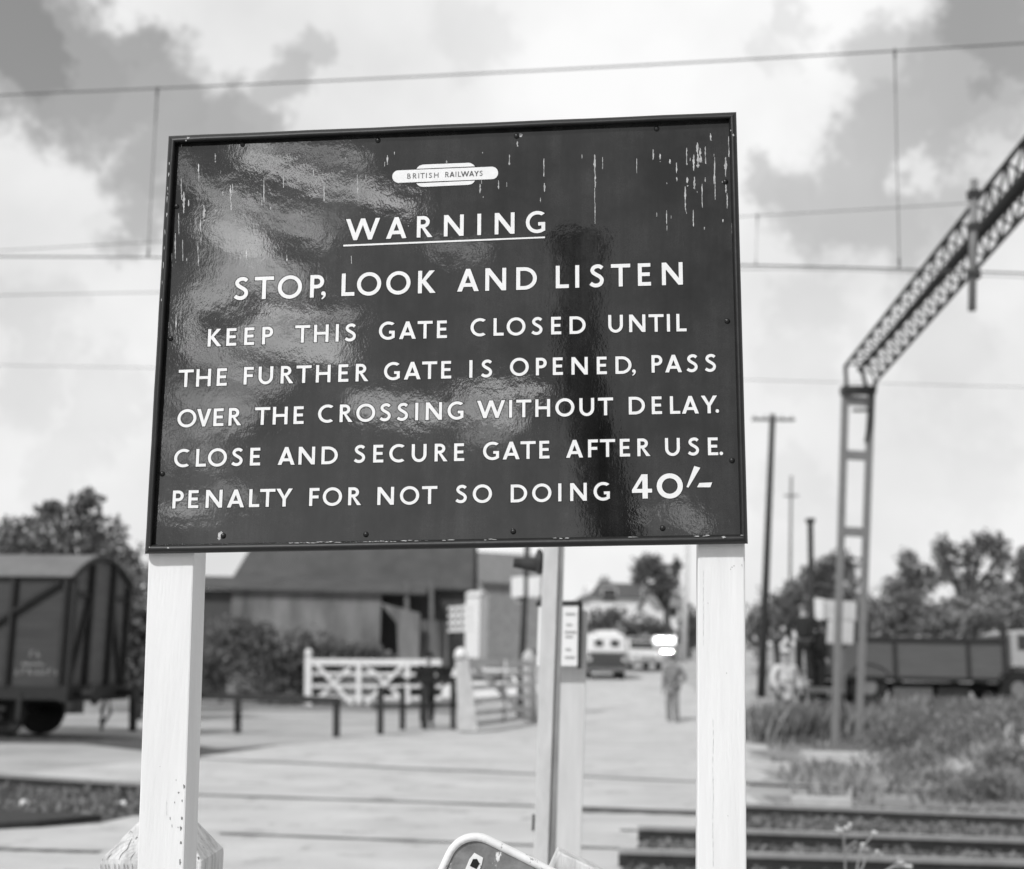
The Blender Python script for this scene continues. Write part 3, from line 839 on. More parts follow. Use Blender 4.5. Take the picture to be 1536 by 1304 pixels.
# bird droppings and chips: thin ragged flakes on the panel
def streak(mb, u, v0, v1, wd, rnd):
    L_ = v1 - v0; v = v0
    while v < v1:
        seg = min(v1 - v, rnd.uniform(.6, 1.4) * max(8, L_ * .7)); m = max(3, int(seg / 2.0)); ring = []
        w0 = wd * rnd.uniform(.5, 1.1); du = rnd.uniform(-.12, .12) * wd
        left, right = [], []
        for i in range(m + 1):
            t = i / m; ww = w0 * (math.sin(math.pi * min(1, .08 + t * .9)) ** .8) * rnd.uniform(.25, 1.35) / 2
            uu = u + du + (v - v0) * .02 + rnd.uniform(-.12, .12) * wd
            left.append((uu - ww * rnd.uniform(.6, 1.3) - .2, v + seg * t)); right.append((uu + ww * rnd.uniform(.6, 1.3) + .2, v + seg * t))
        k = len(mb.v)
        for a, b in zip(left, right): mb.v.append(sp(a[0], a[1], .0005)); mb.v.append(sp(b[0], b[1], .0005))
        for i in range(m): mb.f.append((k + 2 * i, k + 2 * i + 1, k + 2 * i + 3, k + 2 * i + 2)); mb.m.append(0)
        v += seg * rnd.choice((.9, .95, 1.1, 1.35))


rnd = random.Random(3)
mb = MB()
for u, v0, v1, wd in [(892, 232, 282, 4.5), (892, 282, 336, 1.5), (904, 236, 254, 2.8), (816, 238, 288, 3.4), (1046, 214, 252, 7), (1041, 232, 284, 5), (1050, 222, 244, 8), (1030, 222, 248, 3.2), (1058, 220, 246, 3), (1015, 244, 272, 4.5), (1031, 266, 280, 3),
                      (1028, 280, 318, 2.6), (1040, 315, 340, 2.2), (1088, 236, 290, 4.4), (1091, 290, 314, 3.6), (1093, 205, 236, 2), (980, 224, 243, 5), (990, 231, 243, 3.5), (1005, 239, 246, 3), (1066, 200, 211, 4), (1072, 236, 300, 2), (1071, 262, 278, 2.6), (1053, 276, 312, 2.4), (1098, 330, 352, 1.6), (1000, 316, 346, 1.5), (955, 238, 262, 1.6),
                      (764, 232, 248, 3), (748, 271, 284, 3), (720, 276, 290, 4), (722, 250, 276, 1), (776, 212, 220, 3),
                      (272, 268, 300, 2.5), (276, 288, 322, 5), (268, 320, 352, 2.5), (283, 300, 312, 3), (298, 246, 272, 3), (306, 308, 332, 5), (301, 330, 362, 3), (297, 362, 400, 2.6), (263, 350, 394, 2.2), (274, 360, 392, 1.6), (323, 230, 244, 2.6), (346, 278, 316, 3.6), (349, 276, 292, 2), (396, 268, 306, 3.2), (393, 300, 308, 2), (425, 262, 282, 1.8), (486, 280, 302, 3), (470, 255, 264, 1.6), (536, 262, 292, 2.4), (549, 262, 270, 1.6), (581, 233, 247, 3.2), (577, 243, 250, 2), (430, 382, 392, 2), (370, 374, 388, 2.4), (527, 384, 396, 2.2), (452, 316, 324, 1.6), (258, 380, 400, 2), (264, 470, 500, 1.6)]:
    streak(mb, u, v0, v1, wd * .72, rnd)
for i in range(40):
    u = rnd.choice((rnd.gauss(1050, 35), rnd.gauss(290, 40), rnd.uniform(280, 1090))); v = rnd.uniform(215, 400 if u > 900 or u < 330 else 340)
    if 262 < u < 1092: streak(mb, u, v, v + rnd.uniform(1.5, 7), rnd.uniform(.6, 1.7), rnd)
o = mb.build('droppings', M['dropping'], sign, fixn=False); o['kind'] = 'stuff'
mb = MB()
for u, v, r_ in [(331, 802, 4.5), (329, 808, 2.5), (781, 203, 3), (985, 193, 0), (1085, 273, 2)]:
    if not r_: continue
    lp = [sp(u + r_ * rnd.uniform(.6, 1.25) * math.cos(a * .6283), v + r_ * rnd.uniform(.6, 1.25) * math.sin(a * .6283), .0004) for a in range(10)]
    k = len(mb.v); mb.v += lp; mb.f.append(tuple(range(k, k + 10))); mb.m.append(0)
mb.build('enamel_chips', M['chip'], sign, fixn=False)['kind'] = 'stuff'


# two square white posts behind the board
def flakes(name, spots, off, mat):
    mb = MB(); g = random.Random(9)
    for u, v, w2, h2 in spots:
        k = len(mb.v); n_ = 9
        for a in range(n_):
            q_ = g.uniform(.45, 1.2); mb.v.append(sp(u + w2 * q_ * math.cos(a * 6.283 / n_), v + h2 * q_ * math.sin(a * 6.283 / n_), off))
        mb.f.append(tuple(range(k, k + n_))); mb.m.append(0)
    o = mb.build(name, mat, sign, fixn=False); o['kind'] = 'stuff'; return o


flakes('paint_chips', [(276, 1180, 1.8, 4), (268, 1189, 1.5, 2), (273, 1201, .8, 2.5), (272.5, 1228, 1.7, 3.5), (271, 1243, 1.8, 4.5), (267, 1241, .8, 1.6), (271, 1264, 1.6, 3), (270, 1294, 1.8, 4.5), (255, 1228, .7, 3), (258, 1239, .6, 2.5), (1098, 851, .9, 1.2), (1101, 849, 1.1, .7), (1096, 854, .7, .8), (1113, 848, .5, 2.5), (1116, 838, .5, 4), (262, 1204, .6, 2), (264, 1170, .5, 1.5), (1062, 905, .4, 2), (1090, 1010, .5, 1), (240, 1150, .5, .6), (1070, 1170, .6, .6), (1092, 1224, .6, .6)], -.0099, M['chip_grey'])
fr_ = []
g9 = random.Random(12)
for a0, a1 in ((432, 502), (545, 588), (601, 625), (662, 674), (725, 744), (829, 848), (940, 952), (1040, 1060)):
    u = a0
    while u < a1:
        w_ = g9.uniform(1.5, 6); fr_.append((u + w_, 818.2 - .0172 * (u - 217) + g9.uniform(-.8, .8), w_, g9.uniform(.4, 1.0))); u += w_ * g9.uniform(1.2, 2.4)
for v0 in (246, 262, 283, 291, 300, 322, 348, 372, 398, 424, 450): fr_.append((255.6 - .0544 * (v0 - 205) + g9.uniform(-.5, 1.5), v0, g9.uniform(.4, .9), g9.uniform(2, 7)))
fr_ += [(282, 207, 2.2, 1.8), (279, 211, 1, 1.4), (1100, 203, 1.8, 2.2), (1096, 196, .8, 1.2), (1112, 803, 3, .8), (1086, 806, 3.5, 1.8), (252, 822, 1.8, 1.3), (224, 821, 1, 1)]
flakes('frame_chips', fr_, .0136, M['chip'])
flakes('timber_cracks', [(1069.5 + .4 * math.sin(i), 1085 + i * 14, .32, 8.5) for i in range(16)] + [(1055, 860 + i * 13, .22, 7) for i in range(9)] + [(250, 1205 + i * 8, .22, 5) for i in range(3)], -.0099, M['crack'])
def sign_post(fl, fr, depth):
    """front-left and front-right edges as pixel pairs (top, bottom)."""
    off = -.0105
    e = []
    for (a, b) in (fl, fr):
        A, B = sp(*a, off), sp(*b, off); d = (B - A)
        top = A - d * (.10 / d.length); bot = A + d * ((A.z + .35) / -d.z)
        e.append((top, bot))
    mb = MB(); back = -SN * depth
    (lt, lb), (rt, rb) = e
    mb.hexa([lb, rb, rb + back, lb + back], [lt, rt, rt + back, lt + back])
    return mb.build('post', M['post_white'], sign, bevel=.003)


sign_post(((222.3, 832), (205, 1304)), ((291, 832), (275.5, 1304)), .062)
sign_post(((1046.6, 820), (1045.5, 1304)), ((1117.5, 820), (1120, 1304)), .062)

# ------------------------------------------------------------------ near timber and iron
# stout gate post with a weathered pyramid top, behind the left sign post
Yp = 2.42
a, b = at(150, 1292, Yp), at(303, 1296, Yp)
wd = (b - a).length; ctr = (a + b) / 2; dx = (b - a).normalized(); dy = V((-dx.y, dx.x, 0)).normalized()
gpost = thing('gate_post', 'stout weathered timber gate post with pyramid top behind left leg of warning board', 'post', (ctr.x, ctr.y + .1, 0))
mb = MB()
zt = ctr.z
ring = lambda z, s, o=0: [V((ctr.x, ctr.y, 0)) + dx * (sx * wd / 2 * s) + dy * (wd / 2 + sy * wd / 2 * s + o) + V((0, 0, z)) for sx, sy in ((-1, -1), (1, -1), (1, 1), (-1, 1))]
levels = [(-.3, 1), (zt - .4, 1), (zt - .004, 1), (zt + .004, .985), (zt + .105, .10)]
vs = []
for z, s_ in levels: vs += ring(z, s_)
fs = []
for i in range(len(levels) - 1):
    for j in range(4): fs.append((i * 4 + j, i * 4 + (j + 1) % 4, i * 4 + 4 + (j + 1) % 4, i * 4 + 4 + j))
fs.append((16, 17, 18, 19))
mb.add(vs, fs); mb.build('timber_post', M['old_white'], gpost, bevel=.004)

def on_plane(u, v, P0, n_):
    d = ray(u, v); return CAM + d * ((P0 - CAM).dot(n_) / d.dot(n_))


def crack_lines(mb, lines, P0, n_, wd_):
    n_ = n_.normalized()
    if n_.y > 0: n_ = -n_
    for ln in lines:
        pts_ = [on_plane(u, v, P0, n_) + n_ * .0012 for u, v in ln]; vs_ = []
        for q_, p in enumerate(pts_):
            t_ = (pts_[min(q_ + 1, len(pts_) - 1)] - pts_[max(q_ - 1, 0)]).normalized(); s_ = t_.cross(n_) * wd_ * (1 if 0 < q_ < len(pts_) - 1 else .35)
            vs_ += [p + s_, p - s_]
        mb.add(vs_, [(2 * q_, 2 * q_ + 1, 2 * q_ + 3, 2 * q_ + 2) for q_ in range(len(pts_) - 1)])


mb = MB(); f0, f1, f2, f3 = vs[12], vs[13], vs[17], vs[16]; pn = (f1 - f0).cross(f2 - f0)
crack_lines(mb, [[(178, 1291), (181, 1284), (184, 1280), (191, 1274), (194, 1266), (198, 1258)], [(195, 1291), (198, 1285), (203, 1279)], [(160, 1290), (165, 1284), (168, 1281)], [(193, 1251), (196, 1247), (199, 1250)]], f0, pn, .0007)
e0, e1, e2 = vs[8], vs[9], vs[12]
crack_lines(mb, [[(u, 1295 + (u % 3)), (u + .5, 1300), (u, 1312)] for u in (151, 158, 163, 172, 178, 186, 191, 198)], e0, (e1 - e0).cross(e2 - e0), .0006)
mb.build('weather_cracks', M['chip_grey'], gpost, fixn=False)['kind'] = 'stuff'
mb = MB()
for q_ in range(11):
    cu, cv, rr_ = 214, 1312, 24 + q_ * 5.2
    crack_lines(mb, [[(cu + rr_ * math.cos(R(a)), cv - rr_ * .9 * math.sin(R(a))) for a in range(100, 172, 8) if cv - rr_ * .9 * math.sin(R(a)) < 1290 - 0 and cu + rr_ * math.cos(R(a)) > 150 + (1290 - (cv - rr_ * .9 * math.sin(R(a)))) * 1.15 and cu + rr_ * math.cos(R(a)) < 209]], f0, pn, .0002) if sum(1 for a in range(100, 172, 8) if cv - rr_ * .9 * math.sin(R(a)) < 1290 and cu + rr_ * math.cos(R(a)) > 150 + (1290 - (cv - rr_ * .9 * math.sin(R(a)))) * 1.15 and cu + rr_ * math.cos(R(a)) < 209) > 2 else None
mb.build('growth_rings', M['crack'], gpost, fixn=False)['kind'] = 'stuff'

# tilted cast plate with a white rim on a leaning timber
Yc = 2.25
cpl = thing('cast_iron_sign', 'tilted weathered iron plate with chipped white rounded rim below the warning board', 'sign', (at(760, 1304, Yc).x, Yc, 0))
th = R(-24.5)
O = at(700, 1304, Yc)
ex = V((math.cos(th), 0, math.sin(th))); ez = V((-math.sin(th), 0, math.cos(th))); ey = V((0, -1, 0))
PX = Yc / FPX * .985
# local frame: origin where the top-left rounded corner would be sharp
TLc = at(690, 1233, Yc)


def pl(x, z, off=0.0): return TLc + ex * x + ez * z + ey * off


def rrect(w_, h_, r_, ins=0, n=8):
    out = []
    for cx_, cz_, a0 in ((w_ - r_, -r_, 0), (r_, -r_, 90), (r_, -h_ + r_, 180), (w_ - r_, -h_ + r_, 270)):
        for i in range(n + 1):
            a = R(a0 + 90 * i / n); out.append((cx_ + (r_ - ins) * math.cos(a), cz_ + (r_ - ins) * math.sin(a)))
    return out


W_, H_ = .42, .26
mb = MB(); mb.prism([pl(x, z, .004) for x, z in rrect(W_, H_, .055, .004)], -ey * .012); mb.build('plate', M['cast'], cpl)
mb = MB(); rings = [(0, -.008), (0, .006), (.003, .010), (.009, .010), (.0125, .0045)]; k = 36
for ins, off in rings:
    mb.v += [pl(x, z, off) for x, z in rrect(W_, H_, .055, ins)]
for i in range(len(rings) - 1):
    for j in range(k): mb.f.append((i * k + j, i * k + (j + 1) % k, (i + 1) * k + (j + 1) % k, (i + 1) * k + j)); mb.m.append(0)
mb.build('rim', M['cast_rim'], cpl, smooth=True)
mb = MB()
for x, z, w2, h2 in ((.052, -.052, .021, .034),): mb.prism([pl(x + a * w2 / 2, z + b * h2 / 2, .0042) for a, b in ((-1, -1), (1, -1), (1.1, .2), (.8, 1), (-.8, 1.05), (-1.1, .3))], ey * .0015)
mb.build('worn_patch', M['cast_rim'], cpl)
mb = MB(); mb.prism([pl(.052 + a, -.05 + b, .0060) for a, b in ((-.006, -.006), (.006, -.006), (.007, .004), (0, .009), (-.006, .006))], ey * .0006); mb.build('bolt_hole', M['screw'], cpl)
mb = MB()
a_, b_ = at(838, 1278, Yc + .03), at(912, 1312, Yc + .03); dn = ez * -1.25; bk = V((0, .07, 0))
mb.hexa([a_, b_, b_ + bk, a_ + bk], [a_ + dn, b_ + dn, b_ + dn + bk, a_ + dn + bk])
mb.build('stake', M['old_white'], cpl, bevel=.003)

# ------------------------------------------------------------------ mid-distance posts behind the board
Ys = 4.6


def slab_post(T, name, pts_top, pts_bot, Y, depth, mat, ztop_extra=0, zbot=-.3):
    """front face from two top pixels to two bottom pixels at depth Y."""
    mb = MB(); tt = [at(*p, Y) for p in pts_top]; bb = [at(*p, Y) for p in pts_bot]
    ext = []
    for t, b in zip(tt, bb):
        d = (b - t).normalized(); ext.append((t - d * ztop_extra, t + d * ((t.z - zbot) / -d.z)))
    back = V((0, depth, 0))
    (lt, lb), (rt, rb) = ext
    mb.hexa([lb, rb, rb + back, lb + back], [lt, rt, rt + back, lt + back])
    return mb.build(name, mat, T, bevel=.004)


lp = thing('signal_post', 'pale square concrete post carrying a hooded lamp below the middle of the board', 'post', (at(815, 1304, Ys).x, Ys, 0))
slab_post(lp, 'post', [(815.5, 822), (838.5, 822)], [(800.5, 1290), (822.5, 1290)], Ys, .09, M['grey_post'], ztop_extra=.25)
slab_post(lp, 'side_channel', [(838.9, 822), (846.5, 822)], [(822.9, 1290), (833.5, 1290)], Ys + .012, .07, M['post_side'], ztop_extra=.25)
mb = MB(); a, b = at(770, 844, Ys + .05), at(806, 848, Ys + .05)
mb.tube([a, a.lerp(b, .5), b], [.017, .021, .026], 20, cap=True); mb.build('lamp_hood', M['timber_dark'], lp, smooth=False)
mb = MB(); c0 = at(809, 843, Ys + .05); mb.ball(c0, (.017, .05, .048), 16, 10); mb.build('lamp_body', M['steel_dark'], lp, smooth=True)
MB().bar(at(801, 1222, Ys + .02), at(800, 1246, Ys + .02), .010, .02).build('bracket', M['steel_dark'], lp)
# white timber post with sloped top, carrying a notice
Yn = 5.3
np_ = thing('white_post', 'white timber post with sloped top standing just behind the concrete lamp post', 'post', (at(855, 1304, Yn).x, Yn, 0))
mb = MB()
t0, t1, t2 = at(842, 905, Yn), at(868, 905, Yn), at(882, 918, Yn)
bl, br = at(832, 1304, Yn), at(871, 1304, Yn)
dl = (bl - t0).normalized(); dr = (br - t2).normalized()
BL, BR = t0 + dl * ((t0.z + .3) / -dl.z), t2 + dr * ((t2.z + .3) / -dr.z)
mb.prism([t0, t1, t2, BR, BL], V((0, .12, 0))); mb.build('timber', M['pale_timber'], np_, bevel=.004)
Yb = 5.24
nb_ = thing('notice_board', 'white printed notice in black frame, half hidden by the concrete lamp post', 'notice board', at(838, 1003, Yb))
A_, B_, C_, D_ = at(808, 910, Yb), at(867, 910, Yb), at(866, 999, Yb), at(805, 999, Yb)
mb = MB(); back = V((0, .02, 0))
mb.hexa([D_, C_, C_ + back, D_ + back], [A_, B_, B_ + back, A_ + back]); mb.build('notice_sheet', M['notice'], nb_)
mb = MB()
mb.bar(at(804, 906, Yb + .012), at(873, 905, Yb + .012), .03, .02); mb.bar(at(871, 906, Yb + .012), at(869, 1003, Yb + .012), .016, .03); mb.build('notice_frame', M['timber_dark'], nb_)
mb = MB()
for v, a0, b0 in ((921, 848, 863), (937, 849, 858), (948, 847, 864), (955, 848, 859), (974, 848, 856), (986, 847, 862)):
    mb.bar(at(a0, v, Yb - .003), at(b0, v, Yb - .003), .002, .006, up=(0, 0, 1))
mb.build('print_lines', M['ink'], nb_)['kind'] = 'stuff'
for u in (838,):
    mb = MB(); mb.bar(at(857, 1003, Yb + .1), at(857, 1010, Yb + .1), .02, .02); mb.build('bracket', M['timber_dark'], nb_)

# ------------------------------------------------------------------ foliage
rng = np.random.default_rng(11)


def leaf_mesh(name, blobs, size, mat, parent, seed=0, up=0.0):
    """blobs: (centre, (rx,ry,rz), count) ; leaf-sized quads through the volume, denser to the outside."""
    g = np.random.default_rng(seed + 5); P = []
    for c, r_, n in blobs:
        d = g.normal(size=(n, 3)); d /= np.linalg.norm(d, axis=1)[:, None]
        # lumpy outline
        lump = 1 + .22 * np.sin(d[:, 0] * 5 + seed) * np.cos(d[:, 2] * 6 + seed * 2) + .14 * np.sin(d[:, 1] * 9 + d[:, 2] * 7 + seed)
        rad = (g.random(n) ** .42) * lump
        P.append(np.array(c) + d * rad[:, None] * np.array(r_))
    P = np.concatenate(P); n = len(P)
    a = g.normal(size=(n, 3)); a[:, 2] += up; a /= np.linalg.norm(a, axis=1)[:, None]
    b = g.normal(size=(n, 3)); b -= a * (a * b).sum(1)[:, None]; b /= np.linalg.norm(b, axis=1)[:, None]
    s_ = size * g.uniform(.55, 1.35, n)[:, None]
    off = np.array(parent_loc(parent))
    q = np.stack([P + a * s_, P + b * s_ * .55, P - a * s_, P - b * s_ * .55], 1).reshape(-1, 3) - off
    me = bpy.data.meshes.new(name)
    me.vertices.add(4 * n); me.vertices.foreach_set('co', q.astype(np.float32).ravel())
    me.loops.add(4 * n); me.loops.foreach_set('vertex_index', np.arange(4 * n, dtype=np.int32))
    me.polygons.add(n); me.polygons.foreach_set('loop_start', np.arange(0, 4 * n, 4, dtype=np.int32)); me.polygons.foreach_set('loop_total', np.full(n, 4, dtype=np.int32))
    me.update(calc_edges=True); me.validate()
    me.materials.append(mat)
    o = bpy.data.objects.new(name, me); COL.objects.link(o)
    if parent: o.parent = parent
    return o


TREE_N = [0]


def tree(name, label, cat, Y, top, base_px, blobs_px, size, mat, trunk=True, group=None, zb=None, dens=1.0):
    """blobs_px: (u, v, ru, rv) in plate pixels at distance Y; each tree gets a tapered trunk with limbs."""
    TREE_N[0] += 1
    s = Y / FPX
    c = at(base_px[0], base_px[1], Y); zb = hgt(c.x, c.y) if zb is None else zb
    T = thing(name, label, cat, (c.x, c.y, zb), group)
    bl = []
    r2 = random.Random(TREE_N[0])
    for u, v, ru, rv in blobs_px:
        p = at(u, v, Y + r2.uniform(-.4, .4) * ru * s)
        rx, rz = ru * s, rv * s
        n = int(dens * 90 * (rx * rz) / (size * size) * .09 + 120)
        bl.append((p, (rx, max(rx, rz) * .8, rz), n))
    leaf_mesh('crown' if trunk else 'foliage', bl, size, mat, T, TREE_N[0])
    mb = MB()
    b0 = V((c.x, c.y, zb - .1)); h0 = max(.6, min(p[0].z for p in bl) - zb)
    hub = V((c.x, c.y, zb + h0 * .7)); rt_ = .035 * (max(p[0].z for p in bl) - zb + 1) * (1 if trunk else .3)
    mb.tube([b0, (b0 + hub) / 2 + V((.05, 0, 0)), hub], [rt_ * 1.3, rt_, rt_ * .85], 8)
    for p, r_, n in bl:
        mid = hub.lerp(p, .55) + V((r2.uniform(-.2, .2), r2.uniform(-.2, .2), .1))
        mb.tube([hub, mid, p + V((0, 0, r_[2] * .3))], [rt_ * .6, rt_ * .38, rt_ * .12], 6)
    mb.build('trunk' if trunk else 'stems', M['bark'], T, smooth=True)
    return T


# left trees behind the wagon
tree('broadleaf_tree', 'tall wispy-topped tree rising behind the roof of the covered wagon', 'tree', 36, None, (110, 1050),
     [(60, 830, 75, 60), (125, 800, 60, 50), (130, 752, 28, 20), (75, 768, 25, 16), (165, 830, 45, 42), (20, 815, 60, 40), (95, 880, 110, 70), (190, 880, 38, 55)], .11, M['leaf_dark'], dens=.8)
tree('bushy_tree', 'dark bushy tree filling the gap between wagon end and left leg of the board', 'tree', 33, None, (205, 1040),
     [(205, 900, 40, 70), (215, 960, 45, 70), (230, 1010, 50, 45), (180, 960, 40, 60), (262, 930, 30, 50)], .11, M['leaf_dark'], dens=.8)
# bushes before the barn
for i, (lab, bl) in enumerate([
    ('dark bush beside the left leg of the board, before the barn', [(330, 985, 55, 42), (350, 950, 38, 26), (300, 1010, 50, 40)]),
    ('widest dark bush in front of the corrugated lean-to', [(400, 985, 60, 46), (380, 955, 40, 24), (430, 1010, 55, 36), (410, 1035, 60, 22)]),
    ('low bush just left of the white gate post, under the corrugated wall', [(470, 975, 46, 30), (500, 990, 40, 30), (450, 1015, 40, 34)]),
    ('small bush behind the white five-bar gate', [(545, 980, 34, 18), (575, 990, 26, 16), (520, 985, 30, 18)])]):
    tree('bush', lab, 'bush', 47, None, (bl[0][0], 1060), bl, .12, M['leaf_dark'], trunk=False, group='bushes before the barn', dens=.8)
# right-hand trees
YT = 62
for lab, Y, base, bl, mt in [
    ('dark domed tree right of the telegraph pole, behind the mast', 66, (1240, 1000), [(1240, 885, 50, 52), (1262, 850, 28, 26), (1215, 905, 45, 45), (1285, 920, 34, 46), (1225, 860, 25, 20)], 'leaf_dark'),
    ('smaller tree right beside the right leg of the board', 60, (1165, 1000), [(1165, 925, 40, 42), (1190, 900, 30, 34), (1135, 945, 28, 36)], 'leaf'),
    ('low dark tree between the mast and the paler shrubs', 58, (1310, 1000), [(1310, 935, 36, 38), (1325, 960, 40, 34), (1290, 960, 34, 36)], 'leaf_dark'),
    ('pointed tree right of the mast, first of the tall group', 72, (1365, 1000), [(1362, 848, 18, 26), (1368, 880, 34, 28), (1345, 890, 30, 22), (1390, 865, 22, 22)], 'leaf'),
    ('tallest dark tree at the right, with gaps in its crown', 74, (1450, 1010), [(1415, 825, 18, 22), (1450, 835, 26, 22), (1480, 815, 24, 20), (1500, 835, 16, 34), (1455, 880, 22, 30), (1420, 860, 16, 20), (1490, 880, 18, 24)], 'leaf_dark'),
    ('dark tree cut off by the right edge of the picture', 68, (1540, 1010), [(1538, 850, 22, 30), (1545, 900, 34, 40), (1530, 880, 14, 20), (1560, 850, 30, 40)], 'leaf_dark'),
    ('pale leafy tree low above the lorry sides', 52, (1430, 1010), [(1415, 930, 48, 34), (1450, 915, 40, 30), (1380, 930, 36, 30), (1475, 940, 36, 28)], 'leaf_pale'),
    ('pale leafy tree above the lorry cab', 54, (1510, 1010), [(1500, 920, 28, 32), (1530, 935, 30, 28), (1515, 890, 18, 20)], 'leaf_pale'),
    ('grey-green shrub behind the lorry tail', 50, (1345, 1010), [(1345, 930, 30, 34), (1365, 905, 24, 20), (1330, 955, 30, 24)], 'leaf')]:
    tree('broadleaf_tree', lab, 'tree', Y, None, base, bl, .13, M[mt], group='trees beyond the railway yard')
# trees round the white house
for lab, Y, base, bl, mt in [
    ('airy tall tree leaning over the white house roof', 84, (1000, 960), [(975, 845, 24, 16), (990, 862, 26, 18), (960, 860, 16, 20), (1003, 880, 22, 20), (985, 885, 18, 10), (1015, 850, 8, 14)], 'leaf_dark'),
    ('round dark shrub below the gable of the white house', 80, (905, 975), [(905, 935, 26, 24), (925, 925, 18, 16), (890, 945, 18, 16)], 'leaf_dark'),
    ('low dark shrub behind the parked cars', 82, (965, 975), [(965, 940, 30, 20), (990, 948, 26, 14), (945, 950, 22, 14)], 'leaf_dark'),
    ('dark hedge tree beside the pale lamp pole', 78, (1034, 985), [(1034, 930, 16, 20), (1030, 955, 18, 24), (1048, 945, 16, 26)], 'leaf_dark')]:
    tree('garden_tree', lab, 'tree', Y, None, base, bl, .14, M[mt], group='trees round the white house')
o = leaf_mesh('distant_trees', [(V((x, 170 + 10 * math.sin(x), 3 + hgt(0, 110))), (9, 6, 3.5 + 1.4 * math.sin(x * .7)), 500) for x in range(-110, 130, 11)], .5, M['leaf_dark'], None, 77)
o['kind'] = 'stuff'; o['label'] = 'dark line of far trees along the horizon'


# weeds on the bank and verge: blades and leaves, one mass
def blades(name, n, place, h, mat, seed=1):
    g = random.Random(seed); vs = []; fs = []
    for i in range(n):
        p = place(g)
        if p is None: continue
        a = g.uniform(0, 6.283); l = g.uniform(.5, 1.3) * h; wd = g.uniform(.012, .04)
        dx_, dy_ = math.cos(a), math.sin(a); ln = g.uniform(-.5, .5) * l; ln2 = g.uniform(-.5, .5) * l
        z = hgt(p[0], p[1]); b = V((p[0], p[1], z - .02)); k = len(vs)
        vs += [b + V((dx_ * wd, dy_ * wd, 0)), b - V((dx_ * wd, dy_ * wd, 0)), b + V((ln * .5 - dx_ * wd * .8, ln2 * .5 - dy_ * wd * .8, l * .6)), b + V((ln * .5 + dx_ * wd * .8, ln2 * .5 + dy_ * wd * .8, l * .6)), b + V((ln, ln2, l))]
        fs += [(k, k + 1, k + 2, k + 3), (k + 3, k + 2, k + 4)]
    me = bpy.data.meshes.new(name); me.from_pydata(vs, [], fs); me.materials.append(mat)
    o = bpy.data.objects.new(name, me); COL.objects.link(o); o['kind'] = 'stuff'; return o


def bankp(g):
    x, y = g.uniform(3.4, 16), g.uniform(14.6, 27)
    if x < .188 * y + .3: return None
    dens = ss(5.5, 8, x) * .85 + .15
    if g.random() > dens or (abs(x - 5.7) < 1.2 and 20.6 < y < 24.4): return None
    return x, y


blades('bank_weeds', 24000, bankp, .20, M['weed'], 4)['label'] = 'rough weeds and grass covering the bank right of the road'
M['scrub'] = gm('scrub leaves', .24, .85, .4, 1.1, island=True, island_amt=.35, trans=.4)
sc_pts = []
while len(sc_pts) < 420:
    x, y = rnd.uniform(5.0, 15), rnd.uniform(15.0, 25.5)
    if x > 5.6 + (y - 18) * .16 and x > .26 * y + .5: sc_pts.append((x, y))
o = leaf_mesh('bank_scrub', [(V((x, y, hgt(x, y) + .10)), (rnd.uniform(.3, .7), .5, rnd.uniform(.10, .24)), 190) for x, y in sc_pts], .042, M['scrub'], None, 31, up=.6); o['kind'] = 'stuff'; o['label'] = 'dense scrub covering the mound before the lorry'
blades('tall_weeds', 1500, lambda g: (g.uniform(5.0, 7.6), g.uniform(26.6, 27.7)), .75, M['weed'], 8)['label'] = 'tall pale weeds before the figure in white and the staging'
blades('yard_weeds', 6000, lambda g: (g.uniform(5, 22), g.uniform(27, 31.5)), .3, M['weed'], 5)['label'] = 'weeds at the edge of the raised yard before the lorry'


def stones(name, n, place, mat, label, seed):
    g = random.Random(seed); vs = []; fs = []
    while n > 0:
        n -= 1
        x, y = place(g); r_ = g.uniform(.012, .036) * (1.5 if g.random() < .1 else 1); k = len(vs)
        for a in range(6):
            t = a * 1.0472 + g.uniform(-.3, .3); vs.append(V((x + r_ * math.cos(t) * g.uniform(.7, 1.2), y + r_ * math.sin(t) * g.uniform(.7, 1.2), .0)))
        for a in range(3):
            t = a * 2.094 + g.uniform(-.4, .4); vs.append(V((x + r_ * .55 * math.cos(t), y + r_ * .55 * math.sin(t), r_ * g.uniform(.7, 1.3))))
        for a in range(6):
            fs.append((k + a, k + (a + 1) % 6, k + 6 + ((a + 1) // 2) % 3))
        fs += [(k + 1, k + 7, k + 6), (k + 3, k + 8, k + 7), (k + 5, k + 6, k + 8), (k + 6, k + 7, k + 8)]
    me = bpy.data.meshes.new(name); me.from_pydata(vs, [], fs); me.materials.append(mat)
    o = bpy.data.objects.new(name, me); COL.objects.link(o); o['kind'] = 'stuff'; o['label'] = label; return o


M['stone'] = gm('ballast stones', .125, .9, .4, 6, island=True, island_amt=.75)
def bedp(g):
    while True:
        u, v = g.uniform(930, 1640), g.uniform(1214, 1310)
        if u > (1085 if v < 1262 else 968 - (v - 1262) * .55): break
    P = gnd(u, v); return P.x, P.y
stones('ballast_stones', 5000, lambda g: bedp(g), M['stone'], 'loose stones between the rails on the right', 21)
stones('ballast_stones', 1500, lambda g: tuple(gnd(g.uniform(-120, 215), g.uniform(1184, 1226)).xy), M['stone'], 'loose stones in the ballast at the far left', 22)


def pitp(g):
    P = gnd(g.uniform(-120, 210), g.uniform(1186, 1222)); return P.x, P.y


blades('track_weeds', 500, pitp, .12, M['leaf'], 6)['label'] = 'small weeds growing in the ballast left of the road'

